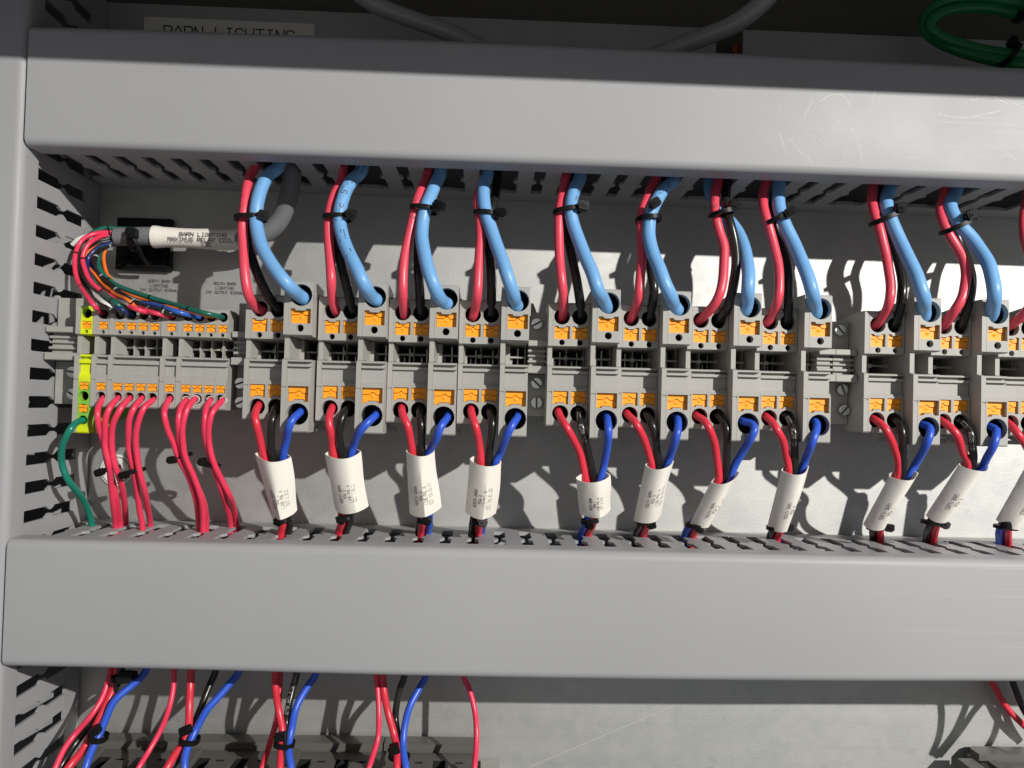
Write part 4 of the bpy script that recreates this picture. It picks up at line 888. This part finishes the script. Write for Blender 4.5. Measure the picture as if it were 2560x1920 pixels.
for i, (nm, _, r, m_, pts, yy, lb) in enumerate(BW):
    pr = [('L TYPE MTW OR AWG', 1.9, 14, -.3, 'whiteink')] if 'white print' in lb else None
    wire('device_wire', pts, [(0,yy),(1,yy-4)] if yy > -20 else [(0,-34 if yy < -36 else -28),(.5,yy),(1,yy-12)], r, M[m_], lb, 'wires under the lower duct', pre=[(0,0,16)], print_=pr)
for l, r, h, hy, rot, lb in (((225,1838),(266,1846),(238,1826),-51,-25,'first'),((452,1845),(496,1852),(464,1826),-51,-25,'second'),((688,1855),(734,1862),(703,1841),-51,-10,'third'),((974,1886),(1022,1895),(986,1872),-51,-12,'fourth')):
    tie(l, r, -45, 4.2, h, hy, 'black cable tie on the '+lb+' wire bundle below the lower duct', 'cable ties on the bottom bundles', hrot=rot, hs=.95, bw=2.4)
tie((284,1694),(338,1690), -37, 5, (312,1692), -43, 'black cable tie tucked under the lower duct at the bottom left', 'cable ties on the bottom bundles', hs=1.2)

for m_, lb, sh in (('red','red wire beyond the right edge, nearest of the hidden bundle',[(2352,1735),(2354,1790),(2348,1840),(2330,1885)]),('black','black wire beyond the right edge in the hidden bundle',[(2422,1735),(2405,1790),(2380,1840),(2340,1890)]),
                   ('dblue','dark blue wire beyond the right edge in the hidden bundle',[(2462,1735),(2432,1780),(2398,1830),(2350,1888)]),('red','red wire beyond the right edge, farthest of the hidden bundle',[(2497,1735),(2496,1790),(2484,1840),(2460,1880)])):
    pts = []
    for px, py in sh:
        p_ = P(px, py, 0); pts.append(p_+(Vector((930,-1250,535))-p_)*(42/1250))
    pts.insert(0, pts[0]+Vector((0,6,22))); t_, path = tube(pts, 1.6)
    o = link('device_wire', t_.mesh('device_wire', M[m_], True, off=path[0]), None, path[0]); tag(o, lb, 'wire', 'wires under the lower duct')
# relay sockets seen from above at the bottom
def cells_xy(m_, x0, x1, y0, y1, z, holes, d=4.):
    """level rectangle with rectangular pockets, holes sorted, non overlapping in x"""
    xs = sorted(set([x0, x1]+[h[0] for h in holes]+[h[1] for h in holes])); ys = sorted(set([y0, y1]+[h[2] for h in holes]+[h[3] for h in holes]))
    for a, b in zip(xs, xs[1:]):
        for c, e in zip(ys, ys[1:]):
            hole = any(h[0] <= a and b <= h[1] and h[2] <= c and e <= h[3] for h in holes)
            if not hole: m_.face([(a,c,z),(b,c,z),(b,e,z),(a,e,z)])
    for h in holes:
        a, b, c, e = h; o_ = [(a,c,z),(b,c,z),(b,e,z),(a,e,z)]; u = [(p[0],p[1],z-d) for p in o_]
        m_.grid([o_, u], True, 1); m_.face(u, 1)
def relay(x0, w, label, zt_=-168., dx=0.):
    root = empty('relay_socket', (x0,0,zt_)); tag(root, label, 'relay socket', 'dark grey relay sockets at the bottom')
    m_ = MB(); m_.box(0, w, -14, -2, -30, -4.2)
    hs = [(w*.17, w*.29, -60, -22), (w*.55, w*.68, -60, -22), (w*.36, w*.44, -25.5, -23.5), (w*.78, w*.86, -25.5, -23.5), (w*.36, w*.42, -44, -30)]
    cells_xy(m_, 0, w, -70, -14, -3.2, hs, 9)
    m_.face([(0,-70,-3.2),(w,-70,-3.2),(w,-70,-30),(0,-70,-30)]); m_.face([(0,-70,-3.2),(0,-14,-3.2),(0,-14,-30),(0,-70,-30)]); m_.face([(w,-70,-3.2),(w,-14,-3.2),(w,-14,-30),(w,-70,-30)])
    m_.face([(0,-14,-3.2),(w,-14,-3.2),(w,-14,-4.2),(0,-14,-4.2)])
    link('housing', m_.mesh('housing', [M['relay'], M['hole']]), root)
    r_ = MB(); r_.prism([(.4,-12.2),(w-.4,-12.2),(w-.4,-3),(2.5,-3),(.4,-5)], -4.2, 0, axis='z'); 
    link('rear_lip', r_.mesh('rear_lip', M['relay']), root)
    l_ = MB(); l_.box(w*.05, w*.145, -66, -15.5, -3.2, -1.4); l_.box(w*.32, w*.53, -66, -28, -3.2, -1.9); l_.box(w*.71, w*.95, -66, -28, -3.2, -1.9)
    link('top_ridge', l_.mesh('top_ridge', M['relay']), root)
    return root
RXs = [-184.5, -138.3, -91.2, -45.6]
for x, lb in zip(RXs, ('leftmost dark grey relay socket at the bottom edge, behind the first bundles', 'second dark grey relay socket from the left at the bottom edge', 'third dark grey relay socket from the left at the bottom edge', 'fourth dark grey relay socket, right end of the left row')):
    relay(x, 45.6, lb)
relay(251, 46, 'dark grey relay socket alone in the bottom right corner', -169.5)
m_ = MB(); m_.box(0, 8, -44, -10, -14, -9); m_.box(0, 8, -30, -10, -9, -4.5)
o = link('socket_end_stop', m_.mesh('socket_end_stop', M['relay']), None, (241.5,0,-168)); tag(o, 'small dark end stop left of the bottom right relay socket', 'end stop')
root = empty('end_clamp', (2.2,0,-180)); tag(root, 'light grey end clamp at the bottom beside the right end of the relay row', 'end clamp')
m_ = MB(); m_.box(0, 9, -30, -2, -14, 0); m_.box(.4, 8.6, -22, -16, 0, 1.6); link('body', m_.mesh('body', M['clampgrey'], off=(0,0,0)), root)
m_ = MB(); m_.box(1.2, 6.4, -27, -25.6, .0, .5); link('latch', m_.mesh('latch', M['clampgrey']), root)
